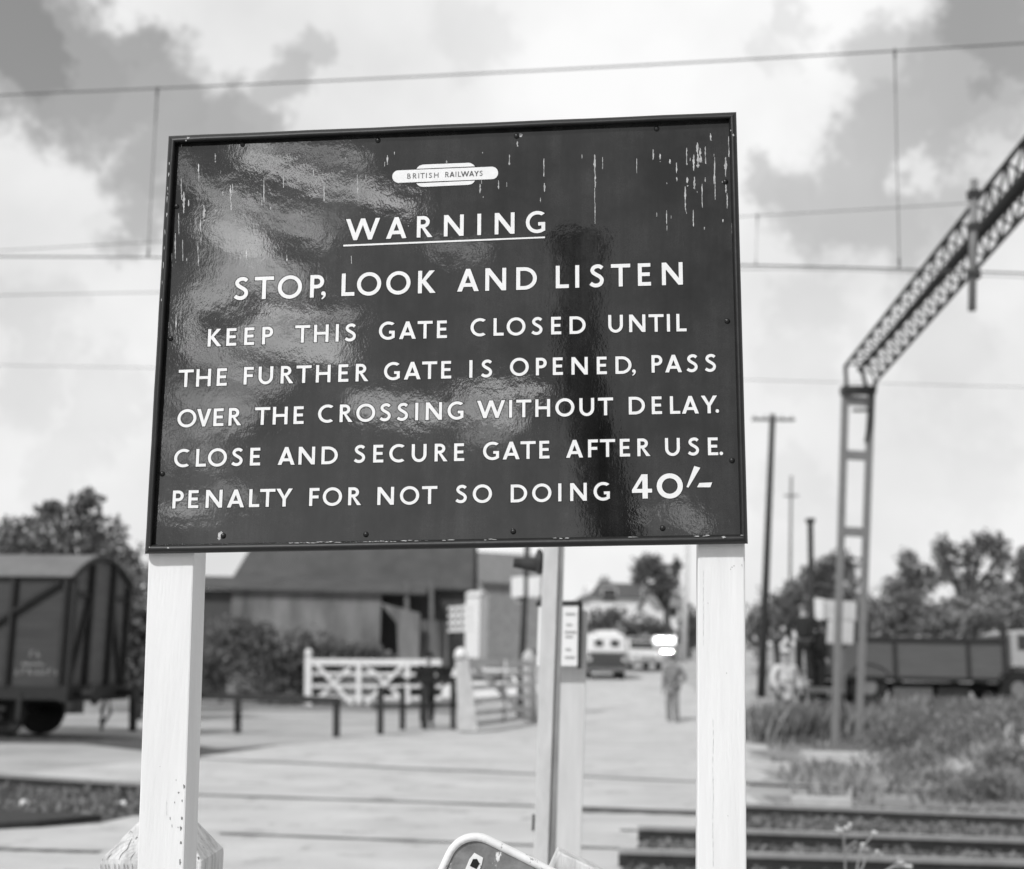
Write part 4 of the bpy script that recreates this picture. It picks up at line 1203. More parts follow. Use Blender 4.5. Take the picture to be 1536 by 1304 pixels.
# tall weed stalk close by at the lower right, with seed heads
Yw = 6.2
wt = thing('weed_stalk', 'thin pale weed with seed heads at the lower right, before the rails', 'plant', (at(1275, 1304, Yw).x, Yw, 0))
mb = MB(); hd = MB()
for pts in ([(1268, 1400), (1268, 1300), (1266, 1262), (1272, 1240)], [(1285, 1400), (1286, 1300), (1290, 1275), (1312, 1250)], [(1286, 1320), (1300, 1285), (1318, 1280)], [(1266, 1275), (1284, 1262), (1294, 1270)], [(1310, 1400), (1322, 1310), (1350, 1292)], [(1322, 1312), (1340, 1300), (1362, 1300)], [(1266, 1262), (1258, 1244)]):
    q = [at(u, v, Yw) for u, v in pts]
    mb.tube(q, [.005] * (len(q) - 1) + [.003], 6)
    e_ = q[-1]
    for k in range(5): hd.ball(e_ + V((rnd.uniform(-.012, .012), rnd.uniform(-.01, .01), rnd.uniform(-.012, .012))), rnd.uniform(.005, .011), 7, 5)
g0 = at(1285, 1400, Yw)
mb.tube([V((g0.x, g0.y, 0)), g0], [.008, .006], 6); mb.build('stem', M['weed'], wt); hd.build('seed_heads', M['offwhite'], wt, smooth=True)

# ------------------------------------------------------------------ overhead line
def sag(P, Q, s_, n=18):
    return [P.lerp(Q, i / n) - V((0, 0, s_ * 4 * (i / n) * (1 - i / n))) for i in range(n + 1)]


def through(pix, Y):
    return [at(u, v, Y - .10 * (u - 768) / FPX * Y) for u, v in pix]


def cspline(P, n=8):
    Q = [P[0] * 2 - P[1]] + P + [P[-1] * 2 - P[-2]]; out = []
    for i in range(1, len(Q) - 2):
        for k in range(n):
            t = k / n; p0, p1, p2, p3 = Q[i - 1], Q[i], Q[i + 1], Q[i + 2]
            out.append(.5 * ((2 * p1) + (p2 - p0) * t + (2 * p0 - 5 * p1 + 4 * p2 - p3) * t * t + (3 * p1 - p0 - 3 * p2 + p3) * t ** 3))
    return out + [P[-1]]


def catenary(label, Y, mess, cont, drops, r_):
    Pm, Pc = through(mess, Y), through(cont, Y)
    T = thing('overhead_line', label, 'overhead line', Pc[len(Pc) // 2], 'overhead lines above the tracks')
    if len(Pm) > 1: MB().tube(cspline(Pm), r_, 6).build('catenary_wire', M['wire'], T, smooth=True)
    MB().tube(cspline(Pc), r_, 6).build('contact_wire', M['wire'], T, smooth=True)
    for (u0, v0, u1, v1) in drops:
        a, b = through([(u0, v0), (u1, v1)], Y)
        mb = MB(); mb.tube([a, b], r_ * .62, 6); mb.tube([a + V((0, 0, .03)), a - V((0, 0, .06))], r_ * 1.7, 8)
        mb.tube([b - V((0, 0, .0)), b + V((0, 0, .09))], r_ * 1.5, 8)
        mb.tube([a.lerp(b, .02), a.lerp(b, .2)], r_ * .95, 8)
        mb.build('dropper', M['wire'], T)


catenary('nearest overhead line, its topmost wire crossing the whole sky above the board', 11.8, [(-160, 151), (0, 143), (500, 121), (1000, 96), (1536, 65), (1700, 53)], [(-160, 385), (0, 385), (400, 388), (1130, 398), (1536, 410), (1700, 415)], [(236, 135, 222, 386), (1342, 78, 1349, 401)], .0075)
catenary('second overhead line, half hidden by the board and reaching the gantry drop tube', 15.8, [(-160, 384), (0, 376), (240, 363), (700, 343), (1110, 325), (1456, 305)], [(-160, 446), (0, 443), (600, 430), (1120, 404), (1536, 416), (1700, 420)], [(1136, 324, 1134, 400)], .005)
catenary('farthest overhead line, a faint single wire at the level of the mast head', 20.5, [(0, 0)], [(-160, 545), (0, 548), (560, 558), (1120, 570), (1536, 581), (1700, 584)], [], .0045)

# lattice gantry mast and boom
Ym = 24.0
mast = thing('gantry_mast', 'steel ladder mast with lattice boom reaching up over the tracks at the right', 'mast', gnd(1268, 1130))
zt = at(1290, 590, Ym).z
L0, L1 = at(1251, 1132, Ym), at(1268, 585, Ym)
R0_, R1_ = at(1286, 1132, Ym), at(1307, 588, Ym)
for (p, q) in ((L0, L1), (R0_, R1_)):
    for dy_ in (0,):
        mb = MB(); mb.bar(p + V((0, dy_, -.2)), q + V((0, dy_, 0)), .125, .12, up=(0, 1, 0)); mb.build('leg', M['steel_mid'], mast, bevel=.01)
for f_ in (.03, .185, .40, .99):
    a, b = L1.lerp(L0, f_), R1_.lerp(R0_, f_)
    d = (b - a).normalized()
    MB().bar(a + d * .06, b - d * .06, .10, .17 if f_ < .99 else .2).build('batten', M['steel_mid'], mast)
for (p, q) in (((1313, 573), (1299, 664)),):
    MB().bar(at(*p, Ym - .3), at(*q, Ym - .06), .05, .05).build('knee_brace', M['steel_dark'], mast)
MB().bar(at(1279, 616, Ym - .2), at(1303, 616, Ym - .2), .05, .05).build('bracket', M['steel_dark'], mast)
mb = MB(); mb.bar(at(1262, 586, Ym - .05), at(1312, 586, Ym - .05), .25, .14); mb.build('head_plate', M['steel_dark'], mast)
# boom: four chords tapering into the mast head, with zigzag lacing
boom = V(at(1289, 578, Ym))
# reach: towards the viewer over the tracks
def chord(p_far, p_near, Yf, Yn_): return at(*p_far, Yf), at(*p_near, Yn_)
YN = 13.2
ends = [chord((1268, 549), (1600, 130), Ym - .1, YN), chord((1289, 556), (1600, 199), Ym - .1, YN), chord((1313, 573), (1600, 251), Ym - .1, YN)]
A0, A1 = ends[0]; B0, B1 = ends[1]; C0, C1 = ends[2]
D0, D1 = A0 + (C0 - B0), A1 + (C1 - B1)
mb = MB()
mb.bar(A0, A1, .045, .045); mb.bar(C0, C1, .042, .042); mb.build('chord', M['wagon_iron'], mast)
mb = MB(); mb.tube([B0, B0.lerp(B1, .5), B1], [.04, .07, .10], 8); mb.build('main_chord', M['wagon_iron'], mast)
n = 17
for (p0, p1, q0, q1) in ((A0, A1, B0, B1), (B0, B1, C0, C1)):
    mb = MB()
    for i in range(n):
        t0, t1 = i / n, (i + 1) / n
        a, b = p0.lerp(p1, t0), p0.lerp(p1, t1); c_, d_ = q0.lerp(q1, t0), q0.lerp(q1, t1)
        mb.bar(a, d_, .026, .026); mb.bar(c_, b, .026, .026); mb.bar(b, d_, .026, .026)
    mb.build('lacing', M['wagon_iron'], mast)
for p, q in (((1270, 584), (1268, 549)), ((1300, 584), (1292, 552)), ((1312, 584), (1313, 573))):
    MB().bar(at(*p, Ym - .1), at(*q, Ym - .1), .06, .06).build('foot_strut', M['steel_dark'], mast)
Yd = 14.6
mb = MB(); mb.tube([at(1461, 270, Yd), at(1458, 466, Yd)], .046, 12); mb.build('drop_tube', M['steel_mid'], mast, smooth=True)
for v in (293, 342, 413): MB().bar(at(1452, v, Yd), at(1469, v - 1, Yd), .10, .10).build('tube_clamp', M['steel_dark'], mast)
fx = gnd(1268, 1142)
o = MB().box((fx.x, fx.y + .1, .02), (1.35, .6, .24)).build('mast_foundation', M['concrete'], None, bevel=.03)
tag(o, 'pale concrete block at the foot of the ladder mast', 'concrete block')
# concrete trough lids beside the track
for u, v, wd, lab in ((1146, 1156, .75, 'white concrete slab beside the right leg of the board, in the grass'), (1232, 1213, .62, 'white concrete slab lying by the rail on the right')):
    g0 = gnd(u, v); o = MB().box((g0.x, g0.y, .06), (wd, .22, .12), rz=-.1).build('concrete_slab', M['concrete'], None, bevel=.012); tag(o, lab, 'slab', 'concrete slabs by the track')
for u, v, r_, lab in ((34, 1213, .055, 'round white stone in the ballast at the far left'), (185, 1212, .045, 'round white stone in the ballast beside the left leg of the board')):
    g0 = gnd(u, v); mb = MB(); mb.ball((g0.x, g0.y, r_ * .7), (r_ * 1.2, r_, r_ * .85), 12, 8); o = mb.build('white_stone', M['white'], None, smooth=True); tag(o, lab, 'stone', 'white stones by the track')


# ------------------------------------------------------------------ poles
def pole(name, label, top, bot, Y, r0, r1, mat, arms=(), extra=None, zb=None):
    a, b = at(*top, Y), at(*bot, Y); d = (b - a).normalized()
    zb = hgt(b.x, b.y) if zb is None else zb
    g0 = a + d * ((a.z - zb + .3) / -d.z)
    T = thing(name, label, 'pole', V((g0.x, g0.y, zb)))
    MB().tube([g0, g0.lerp(a, .5), a], [r0, (r0 + r1) / 2, r1], 10).build('shaft', mat, T, smooth=True)
    for (p, q, th_) in arms:
        mb = MB(); P, Q = at(*p, Y - r1 * 1.6), at(*q, Y - r1 * 1.6); mb.bar(P, Q, .08, th_); mb.build('crossarm', M['timber_mid'], T)
        for f_ in (.06, .3, .7, .94):
            mb = MB(); c_ = P.lerp(Q, f_); mb.tube([c_ + V((0, 0, .03)), c_ + V((0, 0, .12)), c_ + V((0, 0, .17))], [.02, .045, .03], 8); mb.build('insulator', M['pale'], T)
    return T


pole('telegraph_pole', 'tall dark telegraph pole with one crossarm, just right of the board', (1159, 622), (1144, 990), 44, .15, .10, M['timber_dark'], [((1128, 629), (1192, 630), .10)])
pole('telegraph_pole', 'faint thin distant pole between telegraph pole and mast', (1187, 714), (1184, 960), 95, .13, .09, M['timber_mid'], [((1176, 744), (1198, 744), .12)])
t_ = pole('stub_pole', 'short black pole with a flat cap left of the ladder mast', (1215.5, 782), (1219, 1010), 32, .085, .075, M['timber_dark'], zb=.6)
MB().box(at(1215.5, 781, 32), (.2, .2, .1)).build('cap', M['timber_dark'], t_)
pole('lamp_pole', 'slender pale pole beside the road, seen against the right leg of the board', (1031, 815), (1026, 985), 72, .17, .12, M['pale'])
sp_ = pole('sign_pole', 'dark pole with two small white plates, left of the hooded lamp', (792, 800), (783, 990), 34, .085, .075, M['timber_dark'])
for (u0, u1) in ((767, 786), (792, 811)):
    MB().prism([at(u0, 866, 33.85), at(u1, 864, 33.85), at(u1, 895, 33.85), at(u0, 896, 33.85)], V((0, .04, 0))).build('plate', M['white'], sp_)


# ------------------------------------------------------------------ buildings
def quad_thick(mb, pts, d): return mb.prism(pts, d)


def house(name, label, loc, rz, w_, d_, he, hr, wallm, roofm, wins, chim=(), over=.3, hip=False, extra=None, doors=()):
    """Gabled house, ridge along local x; wins: (face, along, z, w, h)."""
    T = thing(name, label, 'house' if 'house' in name else 'building', loc); T.rotation_euler.z = rz
    z0 = 0.0
    def B(mb, nm, mats, par=T, **k):
        vs = [v + parent_loc(par) for v in mb.v]; mb.v = vs; return mb.build(nm, mats, par, **k)
    x, y = w_ / 2, d_ / 2
    mb = MB(); mb.add([(-x, -y, -1), (x, -y, -1), (x, y, -1), (-x, y, -1), (-x, -y, he), (x, -y, he), (x, y, he), (-x, y, he), (-x, 0, hr), (x, 0, hr)],
                      [(0, 1, 5, 4), (2, 3, 7, 6), (1, 2, 6, 9, 5), (3, 0, 4, 8, 7), (4, 5, 9, 8), (6, 7, 8, 9)]); B(mb, 'wall', wallm)
    mb = MB(); o_ = over; sl_ = (hr - he) / y
    hx = x * (.62 if hip else 1) + (0 if hip else o_)
    for sy in (-1, 1):
        e0 = V((-x - o_, sy * (y + o_), he - o_ * sl_ + .06)); e1 = V((x + o_, sy * (y + o_), he - o_ * sl_ + .06)); r1 = V((hx, 0, hr + .06)); r0 = V((-hx, 0, hr + .06))
        mb.hexa([e0, e1, r1, r0], [p + V((0, 0, .12)) for p in (e0, e1, r1, r0)])
    if hip:
        for sx in (-1, 1):
            a = V((sx * (x + o_), -y - o_, he - o_ * sl_ + .062)); b = V((sx * (x + o_), y + o_, he - o_ * sl_ + .062)); c_ = V((sx * hx, 0, hr + .062))
            mb.prism([a, b, c_], V((0, 0, .115)))
    roof = B(mb, 'roof', roofm)
    for cx_, h_ in chim:
        mb = MB(); mb.box((cx_, 0, hr + h_ / 2 - .3), (.9, .6, h_ + .6)); mb.box((cx_, 0, hr + h_ + .05), (1.05, .75, .14)); mb.tube([(cx_ - .2, 0, hr + h_), (cx_ - .2, 0, hr + h_ + .45)], .12, 8); mb.tube([(cx_ + .2, 0, hr + h_), (cx_ + .2, 0, hr + h_ + .45)], .12, 8)
        B(mb, 'chimney', M['brick'], roof)
    for face, a, z, ww, hh in wins:
        mb = MB(); mg = MB()
        def P(s_, zz, off):
            return V((a + s_, -y - off, zz)) if face == 'f' else (V((x + off, a + s_, zz)) if face == 'r' else V((-x - off, a - s_, zz)))
        q = lambda hw, hz, off: [P(-hw, z - hz, off), P(hw, z - hz, off), P(hw, z + hz, off), P(-hw, z + hz, off)]
        mb.hexa(q(ww / 2 + .07, hh / 2 + .07, -.02), q(ww / 2 + .07, hh / 2 + .07, .03)); fr = B(mb, 'window', M['pale'])
        mg.hexa(q(ww / 2 - .03, hh / 2 - .03, .01), q(ww / 2 - .03, hh / 2 - .03, .036)); B(mg, 'pane', M['glass'], fr)
    for a, ww, hh in doors:
        mb = MB(); mb.box((a, -y - .015, hh / 2), (ww, .07, hh)); B(mb, 'door', M['timber_mid'])
    return T


# barn: big sheeted roof behind a long corrugated lean-to
Yb_ = 60; s = Yb_ / FPX
zg = 0.0
bx0, bx1 = at(352, 880, Yb_).x, at(704, 880, Yb_).x
ze = at(520, 880, Yb_).z; zr = at(520, 760, Yb_ + 5).z
barn = thing('barn', 'large dark barn with sheeted roof and corrugated lean-to behind the gate', 'barn', ((bx0 + bx1) / 2, Yb_ + 4, 0))
mb = MB(); Y0, Y1 = Yb_, Yb_ + 10; Yc_ = Yb_ + 5
mb.add([(bx0, Y0, 0), (bx1, Y0, 0), (bx1, Y1, 0), (bx0, Y1, 0), (bx0, Y0, ze), (bx1, Y0, ze), (bx1, Y1, ze), (bx0, Y1, ze), (bx0 + .9, Yc_, zr - .1), (bx1, Yc_, zr - .1)],
       [(0, 1, 5, 4), (2, 3, 7, 6), (1, 2, 6, 9, 5), (3, 0, 4, 8, 7)]); mb.build('wall', M['barn_dark'], barn)
mb = MB()
mb.hexa([V((bx0 - .2, Y0 - .4, ze - .1)), V((bx1 + .15, Y0 - .4, ze - .1)), V((bx1 + .15, Yc_, zr)), V((bx0 + .9, Yc_, zr))], [V((bx0 - .2, Y0 - .4, ze + .02)), V((bx1 + .15, Y0 - .4, ze + .02)), V((bx1 + .15, Yc_, zr + .12)), V((bx0 + .9, Yc_, zr + .12))])
mb.hexa([V((bx0 - .2, Y1 + .4, ze - .1)), V((bx1 + .15, Y1 + .4, ze - .1)), V((bx1 + .15, Yc_, zr)), V((bx0 + .9, Yc_, zr))], [V((bx0 - .2, Y1 + .4, ze + .02)), V((bx1 + .15, Y1 + .4, ze + .02)), V((bx1 + .15, Yc_, zr + .12)), V((bx0 + .9, Yc_, zr + .12))])
mb.build('roof', M['barn_roof'], barn)
Yl = 57.0
lx0, lx1 = at(255, 885, Yl).x, at(640, 885, Yl).x
zl = at(450, 887, Yl).z; zl2 = at(450, 870, Yb_ - .4).z
mb = MB(); mb.hexa([V((lx0 - .2, Yl - .3, zl)), V((lx1, Yl - .3, zl - .08)), V((lx1, Yb_ - .45, zl2)), V((lx0 - .2, Yb_ - .45, zl2))], [V((lx0 - .2, Yl - .3, zl + .1)), V((lx1, Yl - .3, zl + .02)), V((lx1, Yb_ - .45, zl2 + .1)), V((lx0 - .2, Yb_ - .45, zl2 + .1))])
mb.build('lean_to_roof', M['barn_roof'], barn)
mx = at(572, 900, Yl).x; dk = at(348, 900, Yl).x
mb = MB(); mb.hexa([V((dk, Yl, 0)), V((mx, Yl, 0)), V((mx, Yl + .1, 0)), V((dk, Yl + .1, 0))], [V((dk, Yl, zl)), V((mx, Yl, zl)), V((mx, Yl + .1, zl)), V((dk, Yl + .1, zl))]); mb.build('lean_to_wall', M['leanto'], barn)
mb = MB(); mb.hexa([V((lx0, Yl + .15, 0)), V((dk, Yl + .15, 0)), V((dk, Yl + .25, 0)), V((lx0, Yl + .25, 0))], [V((lx0, Yl + .15, zl)), V((dk, Yl + .15, zl)), V((dk, Yl + .25, zl)), V((lx0, Yl + .25, zl))]); mb.build('boarded_bay', M['barn_dark'], barn)
# leaning sheets and frame at the open right bay
mb = MB(); mb.prism([at(570, 904, Yl - .2), at(630, 920, Yl - .2), at(628, 1000, Yl - .2), at(598, 1000, Yl - .2), at(595, 935, Yl - .2)], V((0, .06, 0))); mb.build('leaning_sheet', M['leanto'], barn)
mb = MB(); mb.prism([at(632, 930, Yl + .6), at(672, 932, Yl + .6), at(672, 1000, Yl + .6), at(630, 1000, Yl + .6)], V((0, .06, 0))); mb.build('half_door', M['leanto'], barn)
for u in (610, 647): MB().bar(at(u, 872, Yl - .1), at(u + 1, 1010, Yl - .1), .18, .18).build('bay_post', M['timber_mid'], barn)

# brick house with slate roof, white gable, beyond the barn
hp = at(752, 985, 78)
house('brick_house', 'brick house with slate roof right of the barn, behind the dark pole', (hp.x, 80, hgt(hp.x, 80)), R(24), 4.8, 5, at(740, 888, 78).z, at(725, 847, 80).z, M['brick'], M['slate'],
      [('f', .1, at(750, 906, 77).z, .55, .7), ('f', 1.5, at(750, 908, 77).z, .5, .6)], [], doors=[(1.2, .9, 2.0)])
hw = at(714, 940, 56)
house('white_outhouse', 'small white rendered outhouse before the brick house', (hw.x, 57, 0), R(-12), .62, 1.6, at(713, 896, 56).z, at(713, 891, 56).z, M['render_white'], M['render_white'], [], over=.02)
# white house with chimneys among trees, far up the road
wh = at(940, 960, 108)
house('white_house', 'white house with dark roof and two chimneys among trees up the road', (wh.x, 112, hgt(wh.x, 112)), R(6), 6.6, 7, at(940, 897, 108).z - hgt(wh.x, 112), at(940, 876, 110).z - hgt(wh.x, 112), M['render_white'], M['slate_dark'],
      [('f', -1.8, 3.9, 1.2, 1.1), ('f', 1.6, 3.9, 1.2, 1.1), ('f', 1.6, 1.6, 1.4, 1.2)], [(-1.6, .35), (1.3, .35)], hip=True)
w2 = at(1003, 960, 100)
house('cottage_house', 'small white house gable behind the pale lamp pole', (w2.x, 103, hgt(w2.x, 103)), R(8), 2.6, 5, at(1003, 910, 100).z - hgt(w2.x, 103), at(1003, 893, 100).z - hgt(w2.x, 103), M['render_white'], M['slate'], [('f', 0, 2.6, .8, .9)])

# ------------------------------------------------------------------ gates and fences
Yg = 46
gate = thing('level_crossing_gate', 'white braced five-bar gate standing closed before the bushes', 'gate', V((at(560, 1050, Yg).x, Yg, 0)))


def gb(mb, p, q, w_, Y=Yg, d_=.06): mb.bar(at(*p, Y), at(*q, Y), d_, w_, up=(0, 1, 0)); return mb


def gbar(mb, p, q, w_, Y, d_=.07):
    P, Q = at(*p, Y), at(*q, Y); d = (Q - P).normalized(); a = d.cross(V((0, 1, 0))).normalized() * (w_ / 2); b = V((0, d_ / 2, 0))
    mb.hexa([P - a - b, P + a - b, P + a + b, P - a + b], [Q - a - b, Q + a - b, Q + a + b, Q - a + b]); return mb


gbar(MB(), (468, 993), (662, 994), .22, Yg, .12).build('top_rail', M['white'], gate)
for v0 in (1011, 1029, 1046): gbar(MB(), (468, v0), (662, v0 + 1), .11, Yg, .05).build('rail', M['white'], gate)
for u in (538, 611): gbar(MB(), (u, 990), (u, 1056), .17, Yg - .06, .05).build('stile', M['white'], gate)
for p, q in (((474, 996), (528, 1056)), ((530, 996), (480, 1046)), ((606, 996), (548, 1056)), ((546, 996), (600, 1046))):
    gbar(MB(), p, q, .13, Yg - .12 if p[0] in (474, 606) else Yg + .07, .05).build('brace', M['white'], gate)
gp2 = thing('white_gate_post', 'white post with ball finial at the left end of the braced gate', 'post', V((at(465, 1060, Yg).x, Yg, 0)))
gbar(MB(), (463, 985), (462, 1075), .24, Yg + .05, .24).build('shaft', M['white'], gp2)
mb = MB(); mb.ball(at(463, 980, Yg + .05), .15, 12, 8); mb.build('finial', M['white'], gp2, smooth=True)
# opened gate, seen at an angle, nearer the road
YA, YB = 29.4, 33.0
g3 = thing('level_crossing_gate', 'white gate swung open at an angle beside the road, left of the concrete post', 'gate', V((at(740, 1090, 31).x, 31, 0)))


def ob(mb, p, q, w_, f0, f1, d_=.07):
    P, Q = at(*p, YA + (YB - YA) * f0), at(*q, YA + (YB - YA) * f1); mb.bar(P, Q, d_, w_); return mb


ob(MB(), (700, 992), (798, 996), .16, 0, 1).build('top_rail', M['offwhite'], g3)
for a, b in ((1012, 1010), (1032, 1027), (1052, 1044), (1072, 1062), (1086, 1076)): ob(MB(), (702, a), (796, b), .11, 0, 1, .04).build('rail', M['offwhite'], g3)
for u, f_ in ((706, .0), (758, .5), (795, 1)): ob(MB(), (u, 990), (u - 1, 1090 - f_ * 12), .16, f_, f_ + .001).build('stile', M['offwhite'], g3)
ob(MB(), (706, 994), (790, 1074), .13, .05, .95, .05).build('brace', M['offwhite'], g3)
Yq = 29.0
g4 = thing('white_gate_post', 'pale post widening to its foot, round white cap, near end of opened gate', 'post', V((at(690, 1095, Yq).x, Yq, 0)))
mb = MB(); P = [at(683, 990, Yq), at(703, 990, Yq), at(717, 1098, Yq), at(687, 1098, Yq)]; mb.prism(P, V((0, .28, 0))); mb.build('shaft', M['offwhite'], g4, bevel=.02)
mb = MB(); c0 = at(691, 988, Yq + .12); mb.tube([c0, c0 + V((0, 0, .12)), c0 + V((0, 0, .2)), c0 + V((0, 0, .245))], [.155, .14, .10, .03], 16); mb.build('cap', M['white'], g4, smooth=True)
g5 = thing('white_gate_post', 'white rounded post at the far end of the opened gate, by the concrete post', 'post', V((at(793, 1075, 33.4).x, 33.4, 0)))
mb = MB(); a, b = at(793, 982, 33.4), at(796, 1078, 33.4); mb.tube([b - V((0, 0, .1)), a.lerp(b, .1), a, a + V((0, 0, .12))], [.19, .17, .15, .05], 14); mb.build('shaft', M['offwhite'], g5, smooth=True)


# tarred timber fence
def fence(label, posts, rails, Ys_):
    p0 = posts[0]
    T = thing('timber_fence', label, 'fence', gnd(p0[0], p0[2]))
    for (u, vt, vb) in posts:
        b = gnd(u, vb); Y = b.y; t = at(u, vt, Y); mb = MB(); mb.bar(b - V((0, 0, .2)), t, .13, .13); mb.build('post', M['timber_dark'], T)
    for (a, va, b, vb, th_) in rails:
        def yy(u):
            us = sorted((p[0], gnd(p[0], p[2]).y) for p in posts)
            return float(np.interp(u, [q[0] for q in us], [q[1] for q in us]))
        P, Q = at(a, va, yy(a) - .09), at(b, vb, yy(b) - .09); MB().bar(P, Q, .07, th_).build('rail', M['timber_dark'], T)
    return T


fence('low tarred post-and-rail fence running left from the gates', [(200, 1034, 1097), (357, 1043, 1100), (505, 1048, 1106)], [(180, 1040, 512, 1051, .13)], None)
fence('short tarred fence of closer posts before the braced gate', [(571, 1030, 1102), (604, 1030, 1095), (638, 1028, 1094), (680, 1015, 1094)], [(560, 1060, 690, 1058, .09), (598, 1022, 686, 1020, .10)], None)
# white trellis panel in front of the barn corner
Yt = 50
tr = thing('trellis_panel', 'white openwork panel at the right corner of the barn', 'panel', V((at(686, 985, Yt).x, Yt, 0)))
mb = MB()
for u in (679, 688, 697, 706): gbar(mb, (u, 912 - (u - 679) * .25), (u, 948), .10, Yt, .05)
mb.build('upright', M['white'], tr)
mb = MB()
for i, v in enumerate((913, 924, 935, 946)): gbar(mb, (672, v), (712, v - 3 + i * .3), .12, Yt - .06, .05)
mb.build('crossbar', M['white'], tr)
mb = MB(); gbar(mb, (680, 948), (680, 1010), .16, Yt + .06, .12); gbar(mb, (690, 948), (690, 1010), .16, Yt + .06, .12); mb.build('support', M['timber_dark'], tr)

# ------------------------------------------------------------------ covered goods wagon
cw = gnd(142, 1112); wl = 6.0; wwid = 2.35
ang = R(-8)
wag = thing('covered_wagon', 'dark covered goods wagon with arched roof standing at the left edge', 'wagon', (0, 0, 0))
ea = V((math.cos(ang), math.sin(ang), 0)); na = V((-math.sin(ang), math.cos(ang), 0))
# near right-hand bottom corner of the body, from the picture
Yk = 23.6
K = at(93, 1030, Yk); kz = K.z
ktop = at(93, 866, Yk).z
apex = at(148, 838, Yk + 1.0).z
wag.location = V((K.x, K.y, 0)) - ea * wl / 2 + na * wwid / 2


def wp(x, y, z): return V((K.x, K.y, 0)) + ea * (x - 0) + na * y + V((0, 0, z))   # x from the right end (0) to the left (negative)


mb = MB(); mb.hexa([wp(-wl, 0, kz), wp(0, 0, kz), wp(0, wwid, kz), wp(-wl, wwid, kz)], [wp(-wl, 0, ktop), wp(0, 0, ktop), wp(0, wwid, ktop), wp(-wl, wwid, ktop)]); mb.build('body', M['wagon_side'], wag)
n = 14; arcp = [(wwid * i / n, ktop + (apex - ktop) * math.sin(math.pi * i / n) ** .9) for i in range(n + 1)]
mb = MB(); mb.prism([wp(.03, y, z) for y, z in arcp] + [wp(.03, wwid, kz + .02), wp(.03, 0, kz + .02)], ea * -.028 + V((0, 0, 0))); mb.build('end_boards', M['wagon_end'], wag)
mb = MB(); k = n + 1
ro = [(-.09 + (wwid + .18) * i / n, ktop - .03 + (apex + .03 - ktop) * math.sin(math.pi * i / n) ** .9) for i in range(n + 1)]
for x in (.10, -wl - .1):
    for y, z in ro: mb.v.append(wp(x, y, z + .03))
    for y, z in ro: mb.v.append(wp(x, y, z + .075))
for i in range(n):
    mb.f += [(i, i + 1, 2 * k + i + 1, 2 * k + i), (k + i, k + i + 1, 3 * k + i + 1, 3 * k + i), (i, i + 1, k + i + 1, k + i), (2 * k + i, 2 * k + i + 1, 3 * k + i + 1, 3 * k + i)]; mb.m += [0] * 4
mb.f += [(0, k, 3 * k, 2 * k), (n, k + n, 3 * k + n, 2 * k + n)]; mb.m += [0, 0]
mb.build('roof', M['wagon_roof'], wag, smooth=False)
I = M['wagon_iron']
for y in (.02, .72, 1.63, wwid - .02):
    zt_ = ktop + (apex - ktop) * math.sin(math.pi * y / wwid) ** .9
    MB().bar(wp(.09, y, kz - .05), wp(.09, y, zt_ - .06), .085, .11, up=na).build('end_stanchion', I, wag)
for y0, y1 in ((.70, .12), (1.65, 2.22)):
    MB().bar(wp(.07, y0, kz + (ktop - kz) * .86), wp(.07, y1, kz + .05), .07, .09, up=na).build('end_brace', I, wag)
mb = MB()
for i in range(n): mb.bar(wp(.10, *ro[i]), wp(.10, *ro[i + 1]), .07, .075)
mb.build('roof_rib', I, wag)
mb = MB(); mb.bar(wp(.06, .05, ktop - .28), wp(.06, .74, ktop - .30), .06, .09); mb.bar(wp(.06, 1.6, ktop - .3), wp(.06, 2.3, ktop - .28), .06, .09); mb.build('end_rail', I, wag)
for x in (-.03, -1.06, -2.9, -4.4): MB().bar(wp(x, -.05, kz - .05), wp(x, -.05, ktop - .03), .11, .08, up=ea).build('side_stanchion', I, wag)
for x0, x1 in ((-.15, -1.40), (-2.95, -1.52)): MB().bar(wp(x0, -.04, ktop - .08), wp(x1 - .9 if x0 > -1 else x1, -.04, kz + (.55 if x0 > -1 else .1)), .11, .07, up=ea).build('side_brace', I, wag)
mb = MB(); mb.bar(wp(-wl, -.03, kz - .12), wp(.02, -.03, kz - .12), .12, .24); mb.bar(wp(-wl, wwid + .03, kz - .12), wp(.02, wwid + .03, kz - .12), .12, .24); mb.bar(wp(.08, -.1, kz - .13), wp(.08, wwid + .1, kz - .13), .16, .28); mb.build('solebar', I, wag)
for x in (-1.35, -4.65):
    for y in (.42, wwid - .42):
        mb = MB(); c_ = wp(x, y, .47); mb.tube([c_ - na * .06, c_ + na * .06], .47, 28); whl = mb.build('wheel', I, wag)
        mb = MB(); c2 = wp(x, y - .12 if y < 1 else y + .12, .47); mb.box(c2, (.26, .16, .26), rz=ang); mb.build('axlebox', M['wagon_iron'], whl)
        mb = MB(); c3 = c2 + V((0, 0, .2))
        for q_ in range(4): mb.bar(c3 + ea * (.5 - q_ * .1) + V((0, 0, q_ * .03)), c3 - ea * (.5 - q_ * .1) + V((0, 0, q_ * .03)), .08, .028)
        mb.build('leaf_spring', I, whl)
    mb = MB(); mb.tube([wp(x, .42, .47), wp(x, wwid - .42, .47)], .07, 10); mb.build('axle', I, wag)
for y in (.32, wwid - .32):
    mb = MB(); mb.tube([wp(.16, y, kz - .13), wp(.48, y, kz - .13)], .075, 12); mb.tube([wp(.48, y, kz - .13), wp(.54, y, kz - .13)], [.2, .17], 18); mb.build('buffer', I, wag)
mb = MB()
for z0 in (.0, .2, .4): mb.tube([wp(.25 + (z0 == 0) * .05, wwid / 2 - .04, kz - .2 - z0), wp(.25, wwid / 2 + .04, kz - .42 - z0)], .03, 8)
